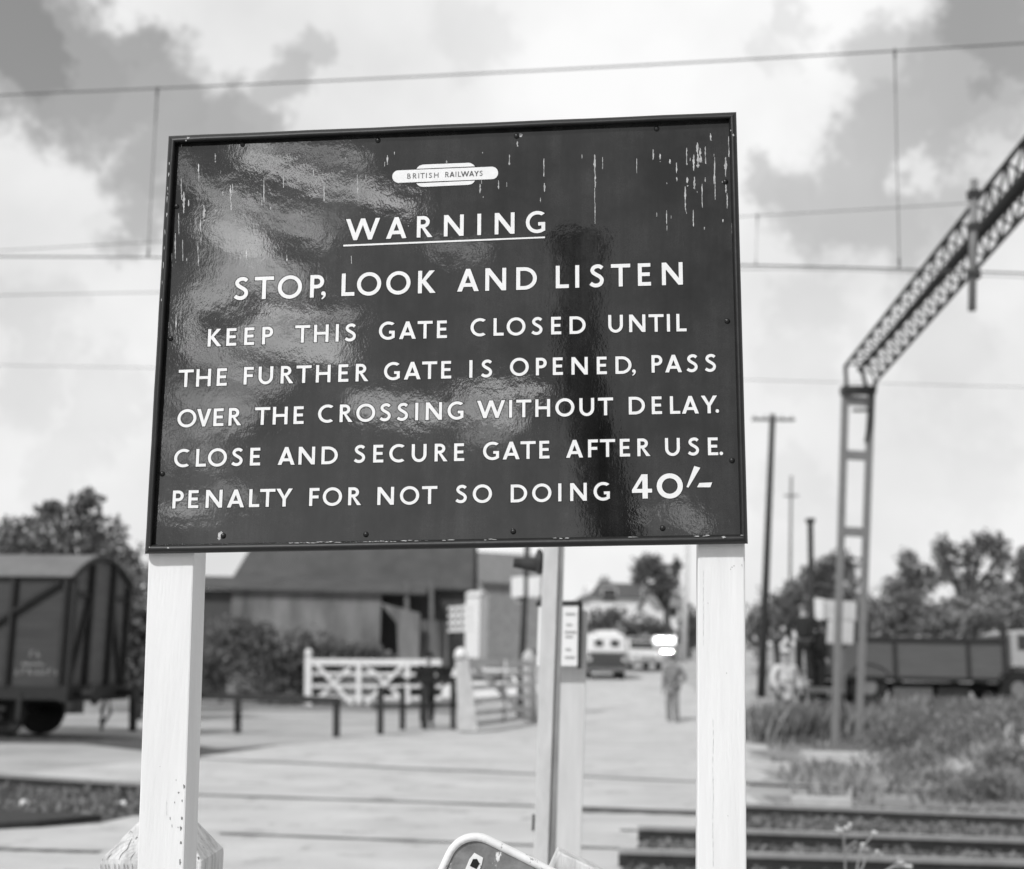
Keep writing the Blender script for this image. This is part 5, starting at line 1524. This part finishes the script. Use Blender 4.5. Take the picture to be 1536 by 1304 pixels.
mb.tube([wp(.2, wwid / 2 + .35, kz - .2), wp(.28, wwid / 2 + .3, kz - .5), wp(.26, wwid / 2 + .06, kz - .7)], .03, 8); mb.build('coupling', I, wag)
mb = MB(); mb.bar(wp(-1.0, -.08, .55), wp(-4.6, -.08, .62), .05, .07); mb.bar(wp(-.75, -.08, kz - .1), wp(-.75, -.08, .35), .05, .09, up=ea); mb.build('brake_lever', I, wag)
# faded number panel (illegible in the photograph: worn strokes)
mb = MB(); r3 = random.Random(5)
for row, (z, h_, cnt, x0) in enumerate(((.52, .10, 2, -.66), (.37, .04, 6, -.80), (.20, .10, 7, -.92))):
    for c_ in range(cnt):
        x = x0 + c_ * (.13 if row != 1 else .075) + r3.uniform(-.01, .01)
        mb.bar(wp(x, -.006, kz + z), wp(x + r3.uniform(-.02, .02), -.006, kz + z + h_), .01, .022, up=ea)
        mb.bar(wp(x, -.006, kz + z + h_ * r3.choice((.0, .5, 1))), wp(x + .06, -.006, kz + z + h_ * r3.choice((0, .5, 1))), .01, .02)
mb.build('painted_marks', M['wagon_mark'], wag)['kind'] = 'stuff'


# ------------------------------------------------------------------ road vehicles
def local_builder(T):
    def B(mb, nm, mats, par=None, **k):
        par = par or T
        mb.v = [v + parent_loc(par) for v in mb.v]; return mb.build(nm, mats, par, **k)
    return B


def wheels(B, xs, ys_, r_, w_):
    for y in ys_:
        for x in xs:
            mb = MB(); mb.tube([(x - w_ / 2, y, r_), (x + w_ / 2, y, r_)], r_, 22); wh_ = B(mb, 'wheel', M['tyre'])
            mb = MB(); sx = 1 if x > 0 else -1; mb.tube([(x + sx * w_ * .5, y, r_), (x + sx * (w_ * .5 + .012), y, r_)], r_ * .52, 16); B(mb, 'hubcap', M['chrome'], wh_)


def profile_body(prof_, w_, tuck=.0):
    """side profile (y,z) extruded across x."""
    mb = MB(); mb.prism([V((-w_ / 2, y, z)) for y, z in prof_], V((w_, 0, 0))); return mb


# delivery van seen from behind, white over dark
vp = at(910, 1020, 53)
van = thing('delivery_van', 'white-topped dark van seen from behind, driving away up the road', 'van', (vp.x, 53, hgt(vp.x, 53))); van.rotation_euler.z = R(2); B = local_builder(van)
mb = MB(); mb.box((0, 1.75, .70), (1.68, 3.5, .80)); B(mb, 'lower_body', M['car_dark'], bevel=.12)
mb = MB(); mb.box((0, 1.6, 1.47), (1.66, 3.2, .80), taper=.93); B(mb, 'upper_body', M['car_white'], bevel=.12)
mb = MB(); mb.box((0.1, 1.5, 1.93), (1.0, 2.2, .16), taper=.85); B(mb, 'roof_vent', M['car_white'], bevel=.05)
for x in (-.33, .33):
    mb = MB(); mb.box((x, -.0, 1.48), (.34, .06, .24)); B(mb, 'rear_window', M['glass'], bevel=.02)
mb = MB(); mb.box((0, -.09, .42), (1.7, .1, .14)); B(mb, 'bumper', M['chrome'])
for x in (-.7, .7):
    mb = MB(); mb.tube([(x, -.03, .82), (x, .02, .82)], .085, 14); B(mb, 'tail_light', M['pale'])
mb = MB(); mb.box((0, -.02, .68), (.5, .04, .14)); B(mb, 'number_plate', M['car_dark'])
wheels(B, (-.7, .7), (.75, 2.75), .33, .18)


def car(label, loc, rz, paint, name='parked_car', estate=False, steep=None):
    T = thing(name, label, 'car', loc, 'cars parked up the road'); T.rotation_euler.z = rz; B = local_builder(T)
    P = [(-1.95, .35), (-2.0, .72), (-1.85, .84), (-1.2, .9), (-.75, .92), (1.0, .92), (1.75, .84), (1.95, .70), (1.95, .35)]
    b = profile_body(P, 1.52); B(b, 'body', paint, bevel=.08)
    C = [(-.98, .90), (-.52, 1.36), (.55, 1.40), (1.15 if not estate else 1.7, .90)] if not estate else [(-.98, .90), (-.52, 1.38), (1.55, 1.42), (1.75, .90)]
    ws = (-.92, .96, -.56, 1.32)
    if steep: C[0] = (-.72, .88); C[1] = (-.72 + .50 * steep, 1.38); ws = (-.72 + .16 * steep, 1.04, -.72 + .36 * steep, 1.24)
    c_ = profile_body(C, 1.36); cab = B(c_, 'cabin', paint, bevel=.06)
    def wq(y0, z0, y1, z1, w_):
        d = V((0, y1 - y0, z1 - z0)).normalized(); nrm = V((0, -d.z, d.y))
        if nrm.z < 0: nrm = -nrm
        a = V((0, y0, z0)) + nrm * .004; b_ = V((0, y1, z1)) + nrm * .004
        mb = MB(); mb.hexa([a - V((w_ / 2, 0, 0)), a + V((w_ / 2, 0, 0)), b_ + V((w_ / 2 * .92, 0, 0)), b_ - V((w_ / 2 * .92, 0, 0))], [p + nrm * .012 for p in (a - V((w_ / 2, 0, 0)), a + V((w_ / 2, 0, 0)), b_ + V((w_ / 2 * .92, 0, 0)), b_ - V((w_ / 2 * .92, 0, 0)))]); return mb
    B(wq(*ws, .72 if steep else 1.2), 'windscreen', M['glass'], cab)
    B(wq(C[3][0] - .04, .96, C[2][0] + .04, C[2][1] - .06, 1.15), 'rear_window', M['glass'], cab)
    for sx in (-1, 1):
        mb = MB(); mb.prism([V((sx * .682, y, z)) for y, z in ((-.78, .97), (-.48, 1.29), (.5, 1.31), (.95, .97))], V((sx * .008, 0, 0))); B(mb, 'side_window', M['glass'], cab)
        mb = MB(); mb.ball((sx * .58, -1.99, .68), (.10, .06, .10), 14, 10); B(mb, 'headlight', M['chrome'], smooth=True)
    for y in (-2.05, 2.0):
        mb = MB(); mb.box((0, y, .42), (1.5, .08, .12)); B(mb, 'bumper', M['chrome'], bevel=.02)
    mb = MB(); mb.box((0, -2.0, .58), (.75, .05, .16)); B(mb, 'grille', M['chrome'])
    wheels(B, (-.68, .68), (-1.2, 1.2), .31, .16)
    return T


c1 = at(957, 1002, 62); c2 = at(944, 992, 70); c3 = at(1000, 985, 74); c4 = at(752, 1000, 46)
tc_ = (CAM - V((c3.x, 74, hgt(c3.x, 74) + 1.1))).normalized(); HV = (SUN + tc_).normalized()
HZ = math.atan2(HV.x, -HV.y); HS = math.tan(math.asin(HV.z))
car('pale car facing the viewer, just right of the van', (c1.x, 62, hgt(c1.x, 62)), R(8), M['car_white'])
car('pale estate car with white roof behind the van', (c2.x + .6, 70, hgt(c2.x, 70)), R(-4), M['car_pale'], estate=True)
car('car with sun glinting off its windscreen, right-hand one of the parked cars', (c3.x, 74, hgt(c3.x, 74)), HZ, M['car_pale'], steep=HS)
car('white car behind the opened gate, left of the concrete post', (c4.x, 46, 0), R(68), M['car_white'], estate=True)

# dropside lorry at the right
Yo = 33.0
lo_ = at(1395, 1060, Yo)
lor = thing('dropside_lorry', 'grey dropside lorry with pale cab parked on the raised yard', 'lorry', (lo_.x, Yo, .66)); B = lambda mb, nm, mats, par=lor, **k: mb.build(nm, mats, par, **k)
def lx(u): return at(u, 1000, Yo).x
zt_, zb_ = at(1400, 962, Yo).z, at(1400, 1016, Yo).z
x0, x1 = lx(1238), lx(1503)
mb = MB(); mb.bar(V((x0, Yo, (zt_ + zb_) / 2)), V((x1, Yo, (zt_ + zb_) / 2)), .06, zt_ - zb_); B(mb, 'dropside', M['lorry_side'])
mb = MB(); mb.bar(V((x0, Yo + 2.1, (zt_ + zb_) / 2)), V((x1, Yo + 2.1, (zt_ + zb_) / 2)), .06, zt_ - zb_); B(mb, 'dropside', M['lorry_side'])
mb = MB(); mb.box(((x0 + .04), Yo + 1.05, (zt_ + zb_) / 2), (.06, 2.02, zt_ - zb_)); B(mb, 'tailboard', M['lorry_side'])
mb = MB(); mb.box(((x0 + x1) / 2, Yo + 1.05, zb_ - .05), (x1 - x0, 2.2, .1)); mb.box(((x0 + x1) / 2 + .4, Yo + 1.05, zb_ - .25), (x1 - x0 + .8, .9, .22)); B(mb, 'chassis', M['wagon_iron'])
mb = MB(); mb.bar(V((x0, Yo - .05, zt_ + .04)), V((x1, Yo - .05, zt_ + .04)), .08, .10); B(mb, 'top_rail', M['timber_dark'])
for u in (1342, 1452): mb = MB(); mb.box((lx(u), Yo - .05, (zt_ + zb_) / 2), (.10, .05, zt_ - zb_ - .05)); B(mb, 'side_stake', M['steel_dark'])
mb = MB()
for y in (Yo + .02, Yo + 2.08): mb.box((x1 + .08, y, zt_ - .15), (.13, .12, 1.35))
for z in (zt_ + .1, zt_ + .48): mb.box((x1 + .08, Yo + 1.05, z), (.07, 1.94, .07))
B(mb, 'headboard', M['timber_dark'])
cx0 = x1 + .3
mb = MB(); zc0, zc1 = .66 + .35, at(1520, 945, Yo).z
mb.prism([V((cx0, Yo + .05, zc0)), V((cx0, Yo + .05, zc1 - .05)), V((cx0 + .25, Yo + .05, zc1)), V((cx0 + 1.0, Yo + .05, zc1 - .02)), V((cx0 + 1.35, Yo + .05, zc1 - .6)), V((cx0 + 2.3, Yo + .05, zc1 - .75)), V((cx0 + 2.4, Yo + .05, zc0))], V((0, 2.0, 0))); cab_ = B(mb, 'cab', M['lorry_cab'], bevel=.06)
mb = MB(); mb.prism([V((cx0 + .15, Yo + .03, zc1 - .5)), V((cx0 + .15, Yo + .03, zc1 - .12)), V((cx0 + .9, Yo + .03, zc1 - .12)), V((cx0 + 1.1, Yo + .03, zc1 - .5))], V((0, .04, 0))); B(mb, 'side_window', M['glass'], cab_)
for x in (lx(1303), lx(1527)):
    for y in (Yo + .15, Yo + 1.95):
        mb = MB(); mb.tube([(x, y - .13, .66 + .46), (x, y + .13, .66 + .46)], .46, 26); wh_ = B(mb, 'wheel', M['tyre']); mb = MB(); mb.tube([(x, y - .15, .66 + .46), (x, y - .132, .66 + .46)], .2, 18); B(mb, 'hub', M['steel_mid'], wh_)
    mb = MB()
    for i in range(10):
        a0, a1 = R(20 + 14 * i), R(34 + 14 * i); mb.bar(V((x + .6 * math.cos(a0), Yo + .1, 1.12 + .56 * math.sin(a0))), V((x + .6 * math.cos(a1), Yo + .1, 1.12 + .56 * math.sin(a1))), .3, .04)
    B(mb, 'mudguard', M['steel_dark'])
mb = MB(); mb.box((lx(1370), Yo + .3, zb_ - .42), (1.0, .4, .32)); B(mb, 'tool_box', M['lorry_side'])
mb = MB(); mb.box((lx(1430), Yo + .3, zb_ - .45), (.8, .5, .4)); B(mb, 'fuel_tank', M['wagon_iron'])

# low timber platform the two men stand on
Yz = 28.6
zp = 1.13
pf = thing('loading_platform', 'low timber staging with dark legs under the two suited men', 'platform', (at(1215, 1050, Yz).x, Yz, .5))
xa, xb = at(1168, 1050, Yz).x, at(1262, 1050, Yz).x
MB().box(((xa + xb) / 2, Yz + .3, zp - .06), (xb - xa, 1.3, .12)).build('deck', M['timber_mid'], pf, bevel=.01)
for x in (xa + .2, (xa + xb) / 2, xb - .2):
    for y in (Yz - .25, Yz + .8): MB().box((x, y, (zp - .12) / 2 + .1), (.16, .16, zp - .12)).build('leg', M['timber_dark'], pf)
mb = MB(); mb.bar(V((xa + .2, Yz - .26, .45)), V((xb - .2, Yz - .26, .95)), .05, .12); mb.build('brace', M['timber_dark'], pf)
# two-part board behind them
Yx = 29.8
bd = thing('yard_sign', 'two pale boards on a post beside the ladder mast, above the suited men', 'sign', (at(1250, 965, Yx).x, Yx + .1, .68))
MB().prism([at(1236, 899, Yx), at(1284, 903, Yx), at(1284, 931, Yx), at(1236, 929, Yx)], V((0, .06, 0))).build('upper_board', M['pale'], bd)
MB().prism([at(1222, 897, Yx - .1), at(1235, 898, Yx - .1), at(1236, 929, Yx - .1), at(1223, 931, Yx - .1)], V((0, .05, 0))).build('painted_lit_end', M['white'], bd)  # lit end of the upper board, its brightness painted as a white plate
MB().prism([at(1242, 931, Yx - .02), at(1281, 932, Yx - .02), at(1280, 966, Yx - .02), at(1240, 965, Yx - .02)], V((0, .05, 0))).build('lower_board', M['pale'], bd)
MB().bar(V((at(1262, 960, Yx + .13).x, Yx + .13, .5)), at(1262, 902, Yx + .13), .11, .11).build('post', M['timber_mid'], bd)


# ------------------------------------------------------------------ people
def skin_obj(name, nodes, edges, mat, parent, root=0, sub=2):
    """nodes: (co, rx, ry)"""
    me = bpy.data.meshes.new(name); me.from_pydata([n[0] for n in nodes], edges, [])
    o = bpy.data.objects.new(name, me); COL.objects.link(o); o.parent = parent
    me.materials.append(mat)
    m = o.modifiers.new('skin', 'SKIN')
    sv = me.skin_vertices[0].data
    for i, n_ in enumerate(nodes): sv[i].radius = (n_[1], n_[2]); sv[i].use_root = (i == root)
    m.use_smooth_shade = True
    s_ = o.modifiers.new('sub', 'SUBSURF'); s_.levels = sub; s_.render_levels = sub
    return o


def person(label, loc, rz, tone, J=None, coat_len=.0, hat=False, group=None, sc=1.0):
    """Figure facing -Y; J overrides joints."""
    T = thing('person', label, 'person', loc, group); T.rotation_euler.z = rz; T.scale = (sc, sc, sc)
    j = dict(hip=(0, 0, .95), waist=(0, .01, 1.08), chest=(0, .0, 1.30), neck=(0, .02, 1.48), jaw=(0, -.01, 1.55), head=(0, -.005, 1.64), crown=(0, .01, 1.72),
             ls=(.185, .01, 1.42), le=(.245, .04, 1.15), lw=(.24, -.05, .91), lh=(.235, -.09, .84),
             rs=(-.185, .01, 1.42), re=(-.245, .04, 1.15), rw=(-.24, -.05, .91), rh=(-.235, -.09, .84),
             lhip=(.09, 0, .90), lk=(.105, -.02, .50), la=(.115, .03, .09), lt=(.13, -.15, .03),
             rhip=(-.09, 0, .90), rk=(-.105, -.02, .50), ra=(-.115, .03, .09), rt=(-.13, -.15, .03))
    if J: j.update(J)
    names = ['hip', 'waist', 'chest', 'neck', 'jaw', 'head', 'crown', 'ls', 'le', 'lw', 'lh', 'rs', 're', 'rw', 'rh', 'lhip', 'lk', 'la', 'lt', 'rhip', 'rk', 'ra', 'rt']
    rad = dict(hip=.12, waist=.115, chest=.125, neck=.052, jaw=.066, head=.082, crown=.055, ls=.062, le=.042, lw=.028, lh=.032, rs=.062, re=.042, rw=.028, rh=.032, lhip=.085, lk=.058, la=.04, lt=.03, rhip=.085, rk=.058, ra=.04, rt=.03)
    nodes = [(V(j[n_]), rad[n_], rad[n_]) for n_ in names]; ix = {n_: i for i, n_ in enumerate(names)}
    E_ = [('hip', 'waist'), ('waist', 'chest'), ('chest', 'neck'), ('neck', 'jaw'), ('jaw', 'head'), ('head', 'crown'), ('chest', 'ls'), ('ls', 'le'), ('le', 'lw'), ('lw', 'lh'), ('chest', 'rs'), ('rs', 're'), ('re', 'rw'), ('rw', 'rh'), ('hip', 'lhip'), ('lhip', 'lk'), ('lk', 'la'), ('la', 'lt'), ('hip', 'rhip'), ('rhip', 'rk'), ('rk', 'ra'), ('ra', 'rt')]
    edges = [(ix[a], ix[b]) for a, b in E_]
    nose = len(nodes); nodes.append((V(j['head']) + V((0, -.105, -.015)), .013, .013)); edges.append((ix['head'], nose))
    for sd in 'lr':                        # four fingers and a thumb, slightly curled
        h = V(j[sd + 'h']); wv = V(j[sd + 'w']); d = (h - wv).normalized(); sx = 1 if sd == 'l' else -1
        acr = V((0, 1, 0)); acr = (acr - d * d.dot(acr)).normalized()
        for q_, ln in enumerate((.072, .082, .076, .06)):
            a0 = h + d * .025 + acr * (.027 - q_ * .018); a1 = a0 + d * ln * .55 + V((-sx * .008, 0, 0)); a2 = a1 + d * ln * .4 + V((-sx * .02, 0, 0))
            k = len(nodes); nodes += [(a0, .010, .010), (a1, .009, .009), (a2, .0075, .0075)]; edges += [(ix[sd + 'h'], k), (k, k + 1), (k + 1, k + 2)]
        k = len(nodes); t0 = wv.lerp(h, .5) - acr * .03; nodes += [(t0, .011, .011), (t0 + d * .045 - acr * .018, .009, .009)]; edges += [(ix[sd + 'w'], k), (k, k + 1)]
    skin_obj('body', nodes, edges, M['skin'], T, 0)
    # jacket
    jn = ['hip', 'waist', 'chest', 'ls', 'le', 'lw', 'rs', 're', 'rw']; jr = dict(hip=.155, waist=.145, chest=.15, ls=.085, le=.064, lw=.048, rs=.085, re=.064, rw=.048)
    jx = {n_: i for i, n_ in enumerate(jn)}; nd_ = [(V(j[n_]), jr[n_] * 1.05, jr[n_]) for n_ in jn]
    ed_ = [(jx[a], jx[b]) for a, b in (('hip', 'waist'), ('waist', 'chest'), ('chest', 'ls'), ('ls', 'le'), ('le', 'lw'), ('chest', 'rs'), ('rs', 're'), ('re', 'rw'))]
    nd_.append((V(j['chest']).lerp(V(j['neck']), .62), .085, .08)); ed_.append((jx['chest'], len(nd_) - 1))
    if coat_len:
        nd_.append((V(j['hip']) + V((0, .01, -coat_len)), .21, .19)); ed_.append((0, len(nd_) - 1))
    skin_obj('jacket', nd_, ed_, tone[0], T, 0)
    tn = ['hip', 'lhip', 'lk', 'la', 'rhip', 'rk', 'ra']; trr = dict(hip=.135, lhip=.10, lk=.08, la=.066, rhip=.10, rk=.08, ra=.066)
    tx_ = {n_: i for i, n_ in enumerate(tn)}; nd_ = [(V(j[n_]) + (V((0, 0, .02)) if n_ in ('la', 'ra') else V((0, 0, 0))), trr[n_], trr[n_]) for n_ in tn]
    skin_obj('trousers', nd_, [(tx_[a], tx_[b]) for a, b in (('hip', 'lhip'), ('lhip', 'lk'), ('lk', 'la'), ('hip', 'rhip'), ('rhip', 'rk'), ('rk', 'ra'))], tone[1], T, 0)
    B = local_builder(T)
    hd_ = V(j['head'])
    mb = MB(); mb.ball(hd_ + V((0, .018, .028)), (.092, .10, .10), 16, 10, zmin=-.25); B(mb, 'hair', tone[2], smooth=True)
    for sx in (-1, 1):
        mb = MB(); mb.ball(hd_ + V((sx * .03, -.078, .004)), (.011, .008, .007), 8, 6); B(mb, 'eye', M['hair'], smooth=True)
        mb = MB(); mb.ball(hd_ + V((sx * .088, .012, -.012)), (.012, .022, .034), 8, 6); B(mb, 'ear', M['skin'], smooth=True)
    mb = MB(); mb.ball(hd_ + V((0, -.078, -.058)), (.024, .008, .006), 8, 6); B(mb, 'mouth', M['hair_grey'], smooth=True)
    for sd in 'lr':
        a = V(j[sd + 'a']); t = V(j[sd + 't']); mb = MB(); c_ = a.lerp(t, .5); mb.ball((c_.x, c_.y, max(.045, c_.z)), (.05, .145, .05), 12, 8, zmin=-.85); B(mb, 'shoe', M['shoe'], smooth=True)
    if hat:
        mb = MB(); mb.ball(hd_ + V((0, .005, .075)), (.10, .115, .075), 16, 8, zmin=-.2); mb.tube([hd_ + V((0, -.02, .06)), hd_ + V((0, -.02, .072))], .125, 18); B(mb, 'hat', tone[0], smooth=True)
    return T


p1 = gnd(1009, 1091)
person('person in grey jacket standing in the road with one hand on the hip', (p1.x, p1.y, 0), R(-40), (M['grey_cloth'], M['grey_trousers'], M['hair']),
       dict(le=(.34, .06, 1.18), lw=(.18, -.08, 1.03), lh=(.13, -.11, 1.0)), sc=1.06)
p2 = at(1207, 1030, 28.8)
person('person in dark suit and dark hat seen from behind on the staging, elbows out', (p2.x, 28.8, zp), R(170), (M['suit'], M['suit'], M['hair_grey']), dict(ls=(.20, .01, 1.42), rs=(-.20, .01, 1.42), le=(.33, .02, 1.17), lw=(.25, -.14, 1.0), lh=(.22, -.2, .98), re=(-.33, .02, 1.17), rw=(-.25, -.14, 1.0), rh=(-.22, -.2, .98)), group='men on the staging', hat=True, sc=1.06)
p5 = at(1180, 1070, 28.0)
person('person in white clothes and white hat standing low in the weeds left of the staging', (p5.x, 28.0, .17), R(25), (M['white_cloth'], M['grey_trousers'], M['hair_grey']),
       dict(ls=(.23, .01, 1.40), rs=(-.23, .01, 1.40), le=(.34, .03, 1.14), lw=(.30, -.08, .92), lh=(.29, -.12, .86), re=(-.34, .03, 1.14), rw=(-.30, -.08, .92), rh=(-.29, -.12, .86)), coat_len=.32, hat=True)
p3 = at(1231, 1030, 28.9)
person('person in black coat standing close behind the boards with the painted lit end', (p3.x, 28.95, zp - .28), R(100), (M['coat'], M['coat'], M['hair']), None, coat_len=.2, group='men on the staging')
p4 = at(640, 1092, 31.2)
person('person in long black coat leaning at the tarred fence before the gate', (p4.x, 31.2, 0), R(15), (M['coat'], M['coat'], M['hair']),
       dict(le=(.30, -.10, 1.16), lw=(.27, -.30, 1.02), lh=(.26, -.36, 1.0), re=(-.30, -.10, 1.16), rw=(-.27, -.30, 1.02), rh=(-.26, -.36, 1.0)), coat_len=.30, hat=True, sc=1.0)

# ------------------------------------------------------------------ behind the photographer: what the enamel mirrors
def mir(u, v, D):
    """point at mirrored path length D beyond the sign plane, reflected to the real side."""
    d = ray(u, v).normalized(); p0 = sp(u, v); return p0 + (d - SN * (2 * d.dot(SN))) * D


tp = thing('signal_post', 'leaning tarred post with broad cap mirrored in the dark enamel', 'post', (mir(925, 830, 5.2).x, mir(925, 830, 5.2).y, 0))
pp = [mir(u, v, 5.2) for u, v in ((868, 372), (866, 480), (876, 600), (896, 690), (922, 800))]
a = pp[0]; dd = (pp[4] - pp[3]).normalized(); g0 = pp[4] + dd * ((pp[4].z + .3) / -dd.z)
MB().tube([a, pp[1], pp[2], pp[3], pp[4], g0], [.115, .115, .12, .125, .15, .17], 14).build('shaft', M['timber_dark'], tp, smooth=True)
MB().tube([a + V((0, 0, -.06)), a + V((0, 0, .05)), a + V((0, 0, .08))], [.15, .175, .12], 14).build('cap', M['timber_dark'], tp)
for i, (x, y, r_, h_) in enumerate(((-9, -38, 5, 5.5), (3, -42, 6, 6.5), (13, -40, 6, 7.5), (23, -36, 6, 8), (-24, -44, 6, 5.5))):
    T = thing('hedgerow_tree', ['dark tree', 'broad tree', 'dense tree', 'tall tree', 'spreading tree'][i] + ' mirrored low in the enamel of the board', 'tree', (x, y, 0), 'trees behind the viewer')
    leaf_mesh('crown', [(V((x, y, h_ * .6)), (r_, r_ * .7, h_ * .42), 1500), (V((x + 2, y, h_ * .8)), (r_ * .6, r_ * .5, h_ * .3), 600)], .32, M['leaf_dark'], T, 40 + i)
    MB().tube([(x, y, -.2), (x, y, h_ * .7)], [.3, .15], 8).build('trunk', M['bark'], T)
